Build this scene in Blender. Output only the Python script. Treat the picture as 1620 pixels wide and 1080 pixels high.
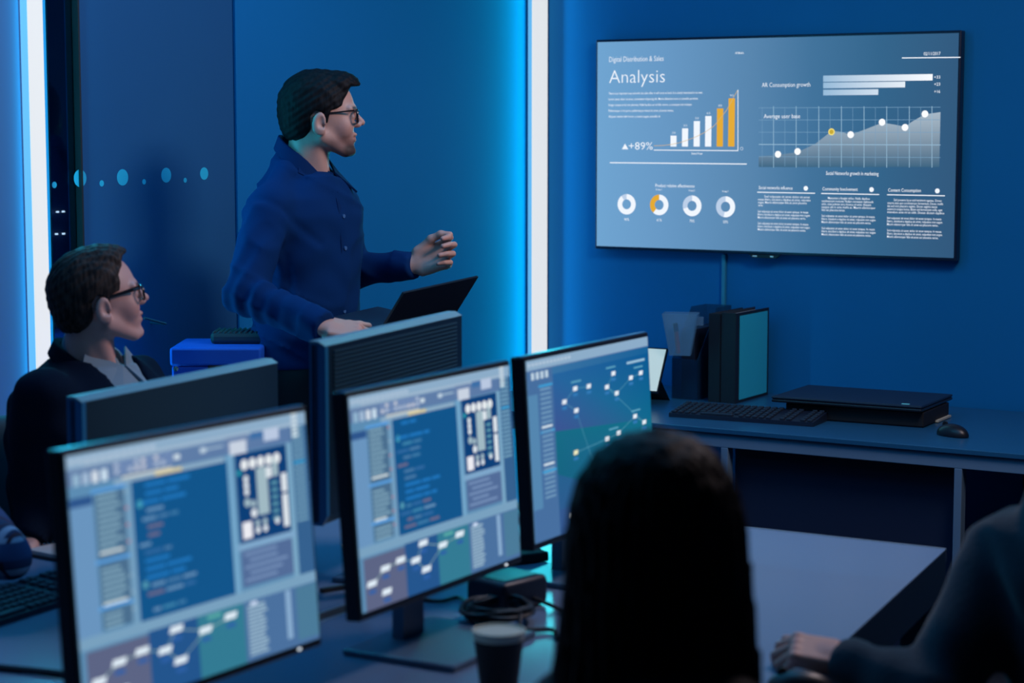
import bpy, bmesh, math, random
import numpy as np
from mathutils import Vector, Matrix
random.seed(7)
for o in list(bpy.data.objects): bpy.data.objects.remove(o, do_unlink=True)
SC = bpy.context.scene
COL = SC.collection
# ------------------------------------------------------------ camera
FPX = 3150.0; CAMH = 1.67
YAW = math.radians(31); PITCH = math.atan(335/3150)
FH = np.array([-math.sin(YAW), math.cos(YAW), 0.0]); RT = np.array([math.cos(YAW), math.sin(YAW), 0.0])
ZZ = np.array([0, 0, 1.0])
FW = FH*math.cos(PITCH)-ZZ*math.sin(PITCH); UP = FH*math.sin(PITCH)+ZZ*math.cos(PITCH)
CAMP = np.array([0, 0, CAMH])
def ray(x, y): return FW*FPX+RT*(x-810)+UP*(540-y)
def at_z(x, y, z): d = ray(x, y); return CAMP+d*((z-CAMH)/d[2])
def at_y(x, y, Y): d = ray(x, y); return CAMP+d*(Y/d[1])
def at_x(x, y, X): d = ray(x, y); return CAMP+d*(X/d[0])
def at_d(x, y, D): d = ray(x, y); return CAMP+d*(D/(d@FH))
cam = bpy.data.cameras.new('camera'); camo = bpy.data.objects.new('camera', cam); COL.objects.link(camo)
camo.location = (0, 0, CAMH)
camo.rotation_euler = (math.pi/2-PITCH, 0, YAW)
cam.sensor_width = 36; cam.sensor_fit = 'HORIZONTAL'; cam.lens = FPX/1620*36
cam.clip_start = .05; cam.clip_end = 60
cam.dof.use_dof = True; cam.dof.focus_distance = 5.75; cam.dof.aperture_fstop = 3.2
SC.camera = camo
SC.view_settings.view_transform = 'Standard'; SC.view_settings.look = 'None'
SC.view_settings.exposure = 0.0; SC.view_settings.gamma = 1; SC.view_settings.use_curve_mapping = False
# ------------------------------------------------------------ world and room lights
wd = bpy.data.worlds.new('world'); SC.world = wd; wd.use_nodes = True
wd.node_tree.nodes['Background'].inputs[0].default_value = (0.02, 0.10, 0.32, 1)
wd.node_tree.nodes['Background'].inputs[1].default_value = 0.35
def area(name, loc, target, sx, sy, power, color):
    l = bpy.data.lights.new(name, 'AREA'); l.shape = 'RECTANGLE'; l.size = sx; l.size_y = sy
    l.energy = power; l.color = color
    o = bpy.data.objects.new(name, l); COL.objects.link(o); o.location = loc
    d = Vector(target)-Vector(loc); o.rotation_euler = d.to_track_quat('-Z', 'Y').to_euler()
    return o
CEIL = 3.0
XL = -3.744; YB = 6.5
area('ceiling_light_blue', (-2.5, 3.9, CEIL-.06), (-2.6, 3.9, 0), 1.8, 2.0, 20, (0.03, 0.46, 1.0))
area('ceiling_light_soft', (-1.2, 4.6, CEIL-.06), (-3.0, 4.2, 1.3), .8, .8, 50, (1.0, .80, .80))
area('ceiling_light_rear', (-3.0, 2.0, CEIL-.06), (-3.0, 3.0, 0), 1.2, 1.2, 6, (0.15, 0.5, 1.0))
# ------------------------------------------------------------ materials
MATS = {}
def nodes_of(m):
    m.use_nodes = True; return m.node_tree, m.node_tree.nodes['Principled BSDF']
def mat(name, color, rough=.5, metal=0, bump=None, var=0, spec=.5, alpha=1, trans=0, coat=0, em=None, ems=0, vscale=6, sheen=0):
    if name in MATS: return MATS[name]
    m = bpy.data.materials.new(name); nt, b = nodes_of(m)
    b.inputs['Base Color'].default_value = (*color, 1); b.inputs['Roughness'].default_value = rough
    b.inputs['Metallic'].default_value = metal; b.inputs['Specular IOR Level'].default_value = spec
    b.inputs['Alpha'].default_value = alpha; b.inputs['Transmission Weight'].default_value = trans
    b.inputs['Coat Weight'].default_value = coat; b.inputs['Coat Roughness'].default_value = .12
    b.inputs['Sheen Weight'].default_value = sheen
    if em: b.inputs['Emission Color'].default_value = (*em, 1); b.inputs['Emission Strength'].default_value = ems
    L = nt.links; tc = nt.nodes.new('ShaderNodeTexCoord')
    if var:
        n = nt.nodes.new('ShaderNodeTexNoise'); n.inputs['Scale'].default_value = vscale; n.inputs['Detail'].default_value = 4
        L.new(tc.outputs['Object'], n.inputs['Vector'])
        mx = nt.nodes.new('ShaderNodeMix'); mx.data_type = 'RGBA'
        mx.inputs[6].default_value = (*[c*(1-var) for c in color], 1); mx.inputs[7].default_value = (*[min(1, c*(1+var)) for c in color], 1)
        L.new(n.outputs['Fac'], mx.inputs[0]); L.new(mx.outputs[2], b.inputs['Base Color'])
    if bump:
        sc, st, dist = bump
        n2 = nt.nodes.new('ShaderNodeTexNoise'); n2.inputs['Scale'].default_value = sc; n2.inputs['Detail'].default_value = 3
        L.new(tc.outputs['Object'], n2.inputs['Vector'])
        bp = nt.nodes.new('ShaderNodeBump'); bp.inputs['Strength'].default_value = st; bp.inputs['Distance'].default_value = dist
        L.new(n2.outputs['Fac'], bp.inputs['Height']); L.new(bp.outputs['Normal'], b.inputs['Normal'])
    MATS[name] = m; return m
def attr_emit(name, strength):
    m = bpy.data.materials.new(name); nt, b = nodes_of(m)
    a = nt.nodes.new('ShaderNodeAttribute'); a.attribute_name = 'Col'
    b.inputs['Base Color'].default_value = (0, 0, 0, 1); b.inputs['Roughness'].default_value = .35; b.inputs['Specular IOR Level'].default_value = .3
    nt.links.new(a.outputs['Color'], b.inputs['Emission Color']); b.inputs['Emission Strength'].default_value = strength
    return m
def attr_skin(name, rough=.5, bumps=(180, .25, .001), sss=.06):
    m = bpy.data.materials.new(name); nt, b = nodes_of(m)
    a = nt.nodes.new('ShaderNodeAttribute'); a.attribute_name = 'Col'
    nt.links.new(a.outputs['Color'], b.inputs['Base Color']); b.inputs['Roughness'].default_value = rough
    b.inputs['Subsurface Weight'].default_value = sss; b.inputs['Subsurface Radius'].default_value = (.01, .004, .002)
    n2 = nt.nodes.new('ShaderNodeTexNoise'); n2.inputs['Scale'].default_value = bumps[0]
    tc = nt.nodes.new('ShaderNodeTexCoord'); nt.links.new(tc.outputs['Object'], n2.inputs['Vector'])
    bp = nt.nodes.new('ShaderNodeBump'); bp.inputs['Strength'].default_value = bumps[1]; bp.inputs['Distance'].default_value = bumps[2]
    nt.links.new(n2.outputs['Fac'], bp.inputs['Height']); nt.links.new(bp.outputs['Normal'], b.inputs['Normal'])
    return m
def hair_mat(name, c1, c2, rough=.5, bs=.45):
    m = bpy.data.materials.new(name); nt, b = nodes_of(m); L = nt.links
    tc = nt.nodes.new('ShaderNodeTexCoord'); mp = nt.nodes.new('ShaderNodeMapping'); mp.inputs['Scale'].default_value = (90, 90, 12)
    n = nt.nodes.new('ShaderNodeTexNoise'); n.inputs['Scale'].default_value = 1.5; n.inputs['Detail'].default_value = 5
    L.new(tc.outputs['Object'], mp.inputs['Vector']); L.new(mp.outputs['Vector'], n.inputs['Vector'])
    cr = nt.nodes.new('ShaderNodeValToRGB'); cr.color_ramp.elements[0].position = .35; cr.color_ramp.elements[1].position = .7
    cr.color_ramp.elements[0].color = (*c1, 1); cr.color_ramp.elements[1].color = (*c2, 1)
    L.new(n.outputs['Fac'], cr.inputs['Fac']); L.new(cr.outputs['Color'], b.inputs['Base Color'])
    b.inputs['Roughness'].default_value = max(rough, .62); b.inputs['Specular IOR Level'].default_value = .16
    bp = nt.nodes.new('ShaderNodeBump'); bp.inputs['Strength'].default_value = bs; bp.inputs['Distance'].default_value = .003
    L.new(n.outputs['Fac'], bp.inputs['Height']); L.new(bp.outputs['Normal'], b.inputs['Normal'])
    return m
def plaid_mat():
    m = bpy.data.materials.new('plaid_cotton'); nt, b = nodes_of(m); L = nt.links
    tc = nt.nodes.new('ShaderNodeTexCoord'); col = None
    base = nt.nodes.new('ShaderNodeRGB'); base.outputs[0].default_value = (.012, .03, .10, 1); col = base.outputs[0]
    for ax, sc, w, c in (('X', 75, .86, (.30, .36, .52)), ('Z', 75, .86, (.30, .36, .52)), ('X', 150, .9, (.05, .012, .03)), ('Z', 37, .8, (.02, .05, .16)), ('X', 37, .8, (.02, .05, .16))):
        wv = nt.nodes.new('ShaderNodeTexWave'); wv.bands_direction = ax; wv.inputs['Scale'].default_value = sc/6.28*.42; wv.inputs['Distortion'].default_value = .3
        L.new(tc.outputs['Object'], wv.inputs['Vector'])
        cr = nt.nodes.new('ShaderNodeValToRGB'); cr.color_ramp.elements[0].position = w; cr.color_ramp.elements[1].position = min(1, w+.06)
        L.new(wv.outputs['Fac'], cr.inputs['Fac'])
        mx = nt.nodes.new('ShaderNodeMix'); mx.data_type = 'RGBA'; L.new(cr.outputs['Color'], mx.inputs[0]); L.new(col, mx.inputs[6]); mx.inputs[7].default_value = (*c, 1)
        col = mx.outputs[2]
    L.new(col, b.inputs['Base Color']); b.inputs['Roughness'].default_value = .85
    return m
# ------------------------------------------------------------ mesh helpers
class MB:
    def __init__(s): s.v = []; s.f = []; s.mi = []; s.cm = 0
    def add(s, vs, fs):
        n = len(s.v); s.v += [tuple(map(float, p)) for p in vs]; s.f += [tuple(i+n for i in f) for f in fs]; s.mi += [s.cm]*len(fs); return s
    def box(s, c, d, bev=0, rot=None, seg=2):
        bm = bmesh.new(); bmesh.ops.create_cube(bm, size=1)
        for v in bm.verts: v.co = Vector((v.co.x*d[0], v.co.y*d[1], v.co.z*d[2]))
        if bev: bmesh.ops.bevel(bm, geom=bm.edges[:], offset=bev, segments=seg, profile=.5, affect='EDGES')
        M = Matrix.Translation(c) @ (rot.to_4x4() if rot is not None else Matrix.Identity(4))
        bm.verts.index_update(); s.add([M @ v.co for v in bm.verts], [[v.index for v in f.verts] for f in bm.faces]); bm.free(); return s
    def prism(s, poly, axis, a, b):     # closed polygon extruded along an axis (x/y/z)
        def P(p, t): return {'x': (t, p[0], p[1]), 'y': (p[0], t, p[1]), 'z': (p[0], p[1], t)}[axis]
        n = len(poly)
        return s.add([P(p, a) for p in poly]+[P(p, b) for p in poly], [tuple(range(n)), tuple(range(2*n-1, n-1, -1))]+[(i, i+n, (i+1) % n+n, (i+1) % n) for i in range(n)])
    def hull(s, top, bot):              # 4 corners top, 4 corners bottom (3d)
        return s.add(list(bot)+list(top), [(3, 2, 1, 0), (4, 5, 6, 7)]+[(i, (i+1) % 4, (i+1) % 4+4, i+4) for i in range(4)])
    def tube(s, pts, r, n=10, closed=False, cap=True):
        pts = [Vector(p) for p in pts]; N = len(pts); vs = []; fs = []; prev = None
        rr = r if isinstance(r, (list, tuple)) else [r]*N
        for i, p in enumerate(pts):
            a = pts[(i-1) % N] if (closed or i > 0) else p; b = pts[(i+1) % N] if (closed or i < N-1) else p
            t = (b-a).normalized()
            u = (prev - t*prev.dot(t)) if prev is not None else t.orthogonal()
            if u.length < 1e-6: u = t.orthogonal()
            u.normalize(); prev = u; w = t.cross(u)
            for k in range(n):
                an = 2*math.pi*k/n; vs.append(p+(u*math.cos(an)+w*math.sin(an))*rr[i])
        M = N if closed else N-1
        for i in range(M):
            for k in range(n):
                j = (i+1) % N; fs.append((i*n+k, i*n+(k+1) % n, j*n+(k+1) % n, j*n+k))
        if not closed and cap: fs += [tuple(range(n-1, -1, -1)), tuple((N-1)*n+k for k in range(n))]
        return s.add(vs, fs)
    def lathe(s, prof, c=(0, 0, 0), n=32, sx=1, sy=1):   # prof: (r, z)
        vs = []; fs = []
        for r, z in prof:
            for k in range(n): an = 2*math.pi*k/n; vs.append((c[0]+r*sx*math.cos(an), c[1]+r*sy*math.sin(an), c[2]+z))
        for i in range(len(prof)-1):
            for k in range(n): fs.append((i*n+k, i*n+(k+1) % n, (i+1)*n+(k+1) % n, (i+1)*n+k))
        fs += [tuple(range(n-1, -1, -1)), tuple((len(prof)-1)*n+k for k in range(n))]
        return s.add(vs, fs)
    def xf(s, M): s.v = [tuple(M @ Vector(p)) for p in s.v]; return s
    def build(s, name, m, parent=None, smooth=False, loc=None, rot=None):
        me = bpy.data.meshes.new(name); me.from_pydata(s.v, [], s.f); me.update()
        for x in (m if isinstance(m, (list, tuple)) else [m]): me.materials.append(x)
        me.polygons.foreach_set('material_index', s.mi)
        if smooth: me.polygons.foreach_set('use_smooth', [True]*len(s.f))
        bm = bmesh.new(); bm.from_mesh(me); bmesh.ops.recalc_face_normals(bm, faces=bm.faces); bm.to_mesh(me); bm.free()
        if smooth:
            try: me.set_sharp_from_angle(angle=math.radians(40))
            except Exception: pass
        o = bpy.data.objects.new(name, me); COL.objects.link(o)
        if parent: o.parent = parent
        if loc is not None: o.location = loc
        if rot is not None: o.rotation_euler = rot
        return o
def tag(o, label=None, cat=None, group=None, kind=None):
    for k, v in (('label', label), ('category', cat), ('group', group), ('kind', kind)):
        if v: o[k] = v
    return o
def thing(name, label, cat, loc=(0, 0, 0), rz=0, group=None):
    o = bpy.data.objects.new(name, None); COL.objects.link(o); o.location = loc; o.rotation_euler = (0, 0, rz)
    o.empty_display_size = .05
    return tag(o, label, cat, group)
def copy_tree(o, parent=None):
    kids = [c for c in bpy.data.objects if c.parent == o]
    c = o.copy(); COL.objects.link(c)
    if parent: c.parent = parent
    for k in kids: copy_tree(k, c)
    return c
def smoothpath(pts, n=6):
    P = [Vector(p) for p in pts]; out = []
    for i in range(len(P)-1):
        p0 = P[max(i-1, 0)]; p1 = P[i]; p2 = P[i+1]; p3 = P[min(i+2, len(P)-1)]
        for k in range(n):
            t = k/n; out.append(.5*((2*p1)+(-p0+p2)*t+(2*p0-5*p1+4*p2-p3)*t*t+(-p0+3*p1-3*p2+p3)*t**3))
    out.append(P[-1]); return out
# ------------------------------------------------------------ screens: flat graphics on a panel, one mesh, colour per face corner
def srgb(r, g, b): return tuple(((c/255)/12.92 if c/255 <= .04045 else ((c/255+.055)/1.055)**2.4) for c in (r, g, b))
_cu = bpy.data.curves.new('t', 'FONT'); _cu.body = 'H'; _cu.size = 1; _o = bpy.data.objects.new('t', _cu); COL.objects.link(_o)
_me = bpy.data.meshes.new_from_object(_o.evaluated_get(bpy.context.evaluated_depsgraph_get())); CAPH = max(v.co.y for v in _me.vertices)
bpy.data.objects.remove(_o); bpy.data.curves.remove(_cu); bpy.data.meshes.remove(_me)
class Canvas:
    # local frame: a = x (right), b = z (up), viewer at -y; y0 is the glass
    def __init__(s, x0, z0, w, h, y0): s.x0 = x0; s.z0 = z0; s.w = w; s.h = h; s.y0 = y0; s.v = []; s.f = []; s.c = []; s.k = 0; s.px = None
    def lay(s, k): return s.y0-.00025*k
    def UV(s, u, v): return (s.x0+u*s.w, s.z0+(1-v)*s.h)
    def poly(s, pts, col, k=1):         # pts in local metres, col one colour or one per point
        n = len(s.v); y = s.lay(k); s.v += [(p[0], y, p[1]) for p in pts]
        cs = col if isinstance(col[0], (tuple, list)) else [col]*len(pts)
        s.f.append(tuple(range(n, n+len(pts)))); s.c += list(cs)
    def quad(s, u0, v0, u1, v1, col, k=1, col2=None):
        a = s.UV(u0, v0); b = s.UV(u1, v0); c = s.UV(u1, v1); d = s.UV(u0, v1)
        s.poly([a, b, c, d], [col, col2 or col, col2 or col, col], k)
    def disc(s, c, r, col, k=2, n=24, r2=None):
        s.poly([(c[0]+r*math.cos(2*math.pi*i/n), c[1]+(r2 or r)*math.sin(2*math.pi*i/n)) for i in range(n)], col, k)
    def ring(s, c, r0, r1, a0, a1, col, k=2):
        n = max(3, int(abs(a1-a0)/.2))
        for i in range(n):
            t0 = a0+(a1-a0)*i/n; t1 = a0+(a1-a0)*(i+1)/n
            s.poly([(c[0]+r*math.cos(t), c[1]+r*math.sin(t)) for r, t in ((r0, t0), (r1, t0), (r1, t1), (r0, t1))], col, k)
    def line(s, p, q, w, col, k=2):
        p = Vector(p); q = Vector(q); t = (q-p); t.normalize(); nrm = Vector((-t.y, t.x))*w/2
        s.poly([p+nrm, p-nrm, q-nrm, q+nrm], col, k)
    def text(s, txt, p, width, height, col, k=3, thin=-.012):     # p = left baseline; fitted to width and cap height
        cu = bpy.data.curves.new('t', 'FONT'); cu.body = txt; cu.size = 1; cu.resolution_u = 2; cu.offset = thin
        o = bpy.data.objects.new('t', cu); COL.objects.link(o)
        dg = bpy.context.evaluated_depsgraph_get(); me = bpy.data.meshes.new_from_object(o.evaluated_get(dg))
        co = [v.co.copy() for v in me.vertices]
        if co:
            mx = max(c.x for c in co); mn = min(c.x for c in co)
            sx = width/(mx-mn); sy = height/CAPH; n = len(s.v); y = s.lay(k)
            s.v += [(p[0]+(c.x-mn)*sx, y, p[1]+c.y*sy) for c in co]
            cs = {}
            for pl in me.polygons:
                s.f.append(tuple(i+n for i in pl.vertices))
            s.c += [col]*len(co)
        bpy.data.objects.remove(o); bpy.data.curves.remove(cu); bpy.data.meshes.remove(me)
    def build(s, name, m, parent=None):
        me = bpy.data.meshes.new(name); me.from_pydata(s.v, [], s.f); me.update()
        me.materials.append(m)
        ca = me.color_attributes.new('Col', 'FLOAT_COLOR', 'POINT')
        ca.data.foreach_set('color', np.array([(*c, 1) for c in s.c], dtype=np.float32).ravel())
        o = bpy.data.objects.new(name, me); COL.objects.link(o); o.parent = parent; return o
# ------------------------------------------------------------ signed-distance sculpting (numpy + surface nets)
A = lambda *x: np.array(x, dtype=np.float64)
def ell(p, c, r, Rm=None):
    q = p-A(*c)
    if Rm is not None: q = q@Rm
    r = A(*r); k0 = np.linalg.norm(q/r, axis=-1); k1 = np.linalg.norm(q/(r*r), axis=-1)
    return k0*(k0-1)/np.maximum(k1, 1e-9)
def cone(p, a, b, ra, rb):
    a = A(*a); b = A(*b); ba = b-a; t = np.clip(((p-a)@ba)/max(ba@ba, 1e-12), 0, 1)
    return np.linalg.norm(p-a-t[..., None]*ba, axis=-1)-(ra+(rb-ra)*t)
def smin(a, b, k): h = np.clip(.5+.5*(b-a)/k, 0, 1); return b+(a-b)*h-k*h*(1-h)
def smax(a, b, k): return -smin(-a, -b, k)
def stackf(p, zs, cx, cy, a, b, ang=0, pw=2.0):   # elliptical cross sections stacked in z
    z = p[..., 2]; o = np.argsort(zs); zs = A(*zs)[o]
    I = lambda arr: np.interp(z, zs, A(*arr)[o]); X = p[..., 0]-I(cx); Y = p[..., 1]-I(cy); ca, sa = math.cos(ang), math.sin(ang)
    u = X*ca+Y*sa; v = -X*sa+Y*ca; aa = I(a); bb = I(b)
    d = ((np.abs(u)/aa)**pw+(np.abs(v)/bb)**pw)**(1/pw)
    dz = np.maximum(zs[0]-z, z-zs[-1])
    return np.maximum((d-1)*np.minimum(aa, bb), dz)
def poly2(px, py, poly):                          # signed distance to a 2d polygon
    d = np.full(px.shape, 1e9); inside = np.zeros(px.shape, bool); n = len(poly)
    for i in range(n):
        ax, ay = poly[i]; bx, by = poly[(i+1) % n]; ex, ey = bx-ax, by-ay
        wx, wy = px-ax, py-ay; t = np.clip((wx*ex+wy*ey)/(ex*ex+ey*ey), 0, 1)
        d = np.minimum(d, (wx-ex*t)**2+(wy-ey*t)**2)
        c = (ay > py) != (by > py)
        if ey != 0: inside ^= c & (px < ex*(py-ay)/ey+ax)
    return np.where(inside, -1, 1)*np.sqrt(d)
def nets(fn, lo, hi, h):
    lo = A(*lo); hi = A(*hi); n = np.ceil((hi-lo)/h).astype(int)+1
    ax = [lo[i]+h*np.arange(n[i]) for i in range(3)]
    V = np.empty(tuple(n), dtype=np.float32)
    for i in range(0, n[0], 16):
        g = np.stack(np.meshgrid(ax[0][i:i+16], ax[1], ax[2], indexing='ij'), -1); V[i:i+16] = fn(g)
    V[0] = V[-1] = 1; V[:, 0] = V[:, -1] = 1; V[:, :, 0] = V[:, :, -1] = 1
    S = V < 0; m = n-1; acc = np.zeros((*m, 3)); cnt = np.zeros(tuple(m))
    for a in range(3):
        for j in (0, 1):
            for k in (0, 1):
                o1 = [0, 0, 0]; b, c = [x for x in range(3) if x != a]; o1[b] = j; o1[c] = k; o2 = list(o1); o2[a] = 1
                s1 = tuple(slice(o1[i], o1[i]+m[i]) for i in range(3)); s2 = tuple(slice(o2[i], o2[i]+m[i]) for i in range(3))
                x = S[s1] != S[s2]; t = np.where(x, V[s1]/np.where(x, V[s1]-V[s2], 1), 0)
                for i in range(3): acc[..., i] += np.where(x, (t if i == a else o1[i]), 0)
                cnt += x
    has = cnt > 0; idx = -np.ones(tuple(m), int); ijk = np.argwhere(has); idx[has] = np.arange(len(ijk))
    verts = lo+h*(ijk+acc[has]/cnt[has][:, None]); F = []
    for a in range(3):
        b, c = (a+1) % 3, (a+2) % 3
        s1 = [slice(None)]*3; s2 = [slice(None)]*3; s1[a] = slice(0, n[a]-1); s2[a] = slice(1, n[a])
        E = np.argwhere(S[tuple(s1)] != S[tuple(s2)])
        E = E[(E[:, b] > 0) & (E[:, c] > 0) & (E[:, b] < m[b]) & (E[:, c] < m[c])]
        ins = S[E[:, 0], E[:, 1], E[:, 2]]
        def g(db, dc): q = E.copy(); q[:, b] -= db; q[:, c] -= dc; return idx[q[:, 0], q[:, 1], q[:, 2]]
        Q = np.stack([g(1, 1), g(0, 1), g(0, 0), g(1, 0)], -1); Q[~ins] = Q[~ins][:, ::-1]
        F.append(Q)
    F = np.concatenate(F); F = F[(F >= 0).all(1)]
    return verts, F
class SM:   # sculpted mesh pieces joined into one object
    def __init__(s): s.v = []; s.f = []; s.c = []; s.n = 0
    def add(s, V, F, M=None, col=(.5, .5, .5)):
        c = col(V) if callable(col) else np.tile(A(*col), (len(V), 1))
        if M is not None: V = V@M[:3, :3].T+M[:3, 3]
        s.v.append(V); s.f.append(F+s.n); s.c.append(c); s.n += len(V); return s
    def build(s, name, m, parent=None):
        V = np.concatenate(s.v); F = np.concatenate(s.f); Cc = np.concatenate(s.c)
        me = bpy.data.meshes.new(name); me.from_pydata(V.tolist(), [], F.tolist()); me.update(); me.materials.append(m)
        ca = me.color_attributes.new('Col', 'FLOAT_COLOR', 'POINT')
        ca.data.foreach_set('color', np.concatenate([Cc, np.ones((len(Cc), 1))], 1).astype(np.float32).ravel())
        me.polygons.foreach_set('use_smooth', [True]*len(F))
        o = bpy.data.objects.new(name, me); COL.objects.link(o)
        if parent: o.parent = parent
        return o
def frame(o, fwd, up=(0, 0, 1)):
    f = A(*fwd); f /= np.linalg.norm(f); u = A(*up); l = np.cross(u, f); l /= np.linalg.norm(l); u = np.cross(f, l)
    M = np.eye(4); M[:3, 0] = f; M[:3, 1] = l; M[:3, 2] = u; M[:3, 3] = o; return M
# ------------------------------------------------------------ room shell
M_wallb = mat('blue_wall_paint', (.006, .19, .47), .6, spec=.12, var=.05, vscale=2)
M_wallp = mat('pale_blue_glass_wall', (.09, .25, .50), .5, spec=.2, var=.08, vscale=1.5)
M_panel = mat('satin_blue_grey_panel', (.018, .115, .27), .45, spec=.2, var=.06, vscale=2)
M_floor = mat('dark_carpet', (.012, .02, .04), .9, bump=(120, .4, .004), var=.2, vscale=40)
M_ceil = mat('ceiling_paint', (.10, .16, .26), .8)
M_dark = mat('dark_room', (.01, .03, .09), .7)
def struct(name, mb, m, **k):
    o = mb.build(name, m, **k); o['kind'] = 'structure'; return o
struct('floor', MB().box((-1.6, 2.3, -.05), (6.9, 9, .1)), M_floor)
struct('ceiling', MB().box((-1.6, 2.3, CEIL+.05), (6.9, 9, .1)), M_ceil)
struct('wall_back', MB().box((-.85, YB+.06, CEIL/2), (5.786, .12, CEIL)), M_wallb)
struct('wall_left', MB().box((XL-.06, 1.145, CEIL/2), (.12, 5.27, CEIL)), M_wallp)
struct('wall_left_inner', MB().box((XL-.06, (4.652+6.345)/2, CEIL/2), (.12, 6.345-4.652, CEIL)), M_wallb)
struct('wall_right', MB().box((1.9, 2.3, CEIL/2), (.12, 9, CEIL)), M_ceil)
struct('wall_front', MB().box((-1.6, -2.1, CEIL/2), (6.9, .12, CEIL)), M_ceil)
# server room seen through the glass slot
struct('wall_server_back', MB().box((-5.3, 4.3, CEIL/2), (.1, 3.2, CEIL)), M_dark)
struct('wall_server_near', MB().box((-4.6, 2.8, CEIL/2), (1.4, .1, CEIL)), M_dark)
struct('wall_server_far', MB().box((-4.6, 5.9, CEIL/2), (1.4, .1, CEIL)), M_dark)
struct('floor', MB().box((-4.6, 4.35, -.05), (1.4, 3.1, .1)), M_dark)
struct('ceiling', MB().box((-4.6, 4.35, CEIL+.05), (1.4, 3.1, .1)), M_dark)
area('rack_fill_light', (-4.0, 3.6, 2.8), (-4.3, 4.2, 1.8), .2, .4, 1.6, (.15, .4, 1.0))  # added fill to brighten the rack, no lamp is visible in there
# glass slot and frosted door on the left wall
w1 = bpy.data.objects.new('window_1', None); COL.objects.link(w1); w1['kind'] = 'structure'; w1.location = (XL, 3.94, 0)
M_glass = mat('tinted_glass', (.55, .75, .95), .03, trans=1.0, spec=.5)
MB().box((-.02, 0, CEIL/2), (.008, .094, CEIL-.02)).build('pane', M_glass, w1)
MB().box((-.02, .05, CEIL/2), (.05, .006, CEIL)).build('seal', mat('black_rubber', (.008, .01, .015), .6), w1)
M_blk = mat('black_plastic', (.010, .012, .018), .38)
M_blk2 = mat('matte_black', (.006, .007, .010), .7)
M_blk3 = mat('blue_black_plastic', (.012, .022, .045), .42, spec=.4)
M_chr = mat('brushed_steel', (.62, .66, .7), .25, metal=1)
M_alu = mat('aluminium_edge', (.42, .5, .56), .35, metal=.6)
d1 = bpy.data.objects.new('door_1', None); COL.objects.link(d1); d1['kind'] = 'structure'; d1.location = (XL, 4.32, 0)
MB().box((-.03, 0, CEIL/2), (.05, .654, CEIL-.01), .003).build('door_leaf', M_panel, d1)
p = at_x(262, 512, XL+.05); q = at_x(228, 503, XL+.05)
hb = MB().tube([(p[0]-XL-.055, p[1]-4.32, p[2]), (p[0]-XL, p[1]-4.32, p[2]), (q[0]-XL, q[1]-4.32, q[2])], .0035)
hb.build('door_handle', mat('dim_steel', (.10, .2, .3), .4, metal=.8), d1)
M_dot = mat('cyan_film', (.02, .62, .85), .5)
for x, y, r, par in ((129, 282, .0235, 1), (196, 280.5, .0225, 1), (265, 277, .021, 1), (325, 274.5, .018, 1), (93, 292.5, .0085, 0), (163, 290, .0085, 1), (230, 287.5, .0075, 1), (295, 285, .007, 1)):
    P = at_x(x, y, XL); o = d1 if par else w1
    MB().prism([(P[1]-o.location.y+r*math.cos(i*math.pi/14), P[2]+r*math.sin(i*math.pi/14)) for i in range(28)], 'x', -.0165 if not par else -.0055, -.0155 if not par else -.0045).build('round_decal', M_dot, o)
# rack behind glass
rk = thing('server_rack', 'dark server rack with tiny white lights, behind the narrow glass slot', 'server rack', (-4.55, 4.35, 0))
MB().box((0, 0, 1.2), (.6, 1.0, 2.4), .01).build('cabinet', mat('rack_blue_black', (.012, .05, .16), .5), rk)
for i in range(7):
    MB().box((.302, -.33, .5+.27*i), (.012, .16, .2), .004).build('server_unit', mat('rack_panel', (.02, .075, .2), .4), rk)
    MB().box((.302, -.1, .5+.27*i), (.012, .22, .2), .004).build('server_unit', mat('rack_panel', (.02, .075, .2), .4), rk)
M_led = mat('white_led', (0, 0, 0), .4, em=(.8, .9, 1), ems=1.3)
for x, y in ((89.5, 335), (98.5, 334.5), (88, 370), (99, 369.5)):
    P = at_x(x, y, -4.236); MB().box((P[0]+4.55, P[1]-4.35, P[2]), (.004, .009, .005)).build('indicator_light', M_led, rk)
# light strips
def light_strip(label, y0, y1, c0, c1, e0, e1):
    t = thing('light_strip', label, 'light', (XL, (y0+y1)/2, 0), 0, 'vertical wall light strips')
    yc = (y0+y1)/2; H = CEIL-.02
    M_d = mat('led_diffuser', (.3, .3, .3), .4, em=(.75, .77, .76), ems=.95)
    MB().box((-.05, 0, H/2), (.06, y1-y0, H)).build('housing', mat('housing_spill_glow', (.02, .3, .6), .4, em=(0.0, .20, .47), ems=.95), t)  # emission paints the diffuser's spill light onto the housing
    MB().box((-.019, (c0+c1)/2-yc, H/2), (.03, c1-c0, H), .004).build('diffuser', M_d, t)
    MB().box((-.0155, (y0+c0)/2-yc, H/2), (.02, c0-y0, H), .002).build('soft_edge', mat('edge_spill_glow', (.1, .5, .8), .4, em=(.12, .42, .68), ems=.9), t)  # this band glows too, in place of diffuser light falling on it
    for nm, off, d, pw, sz, lc in e0: 
        l = bpy.data.lights.new(nm, 'AREA'); l.shape = 'RECTANGLE'; l.size = sz; l.size_y = 2.9; l.energy = pw; l.color = lc
        o = bpy.data.objects.new(nm, l); COL.objects.link(o); o.parent = t; o.location = (off[0], off[1], 1.5)
        o.rotation_euler = Vector(d).to_track_quat('-Z', 'Y').to_euler()
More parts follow.
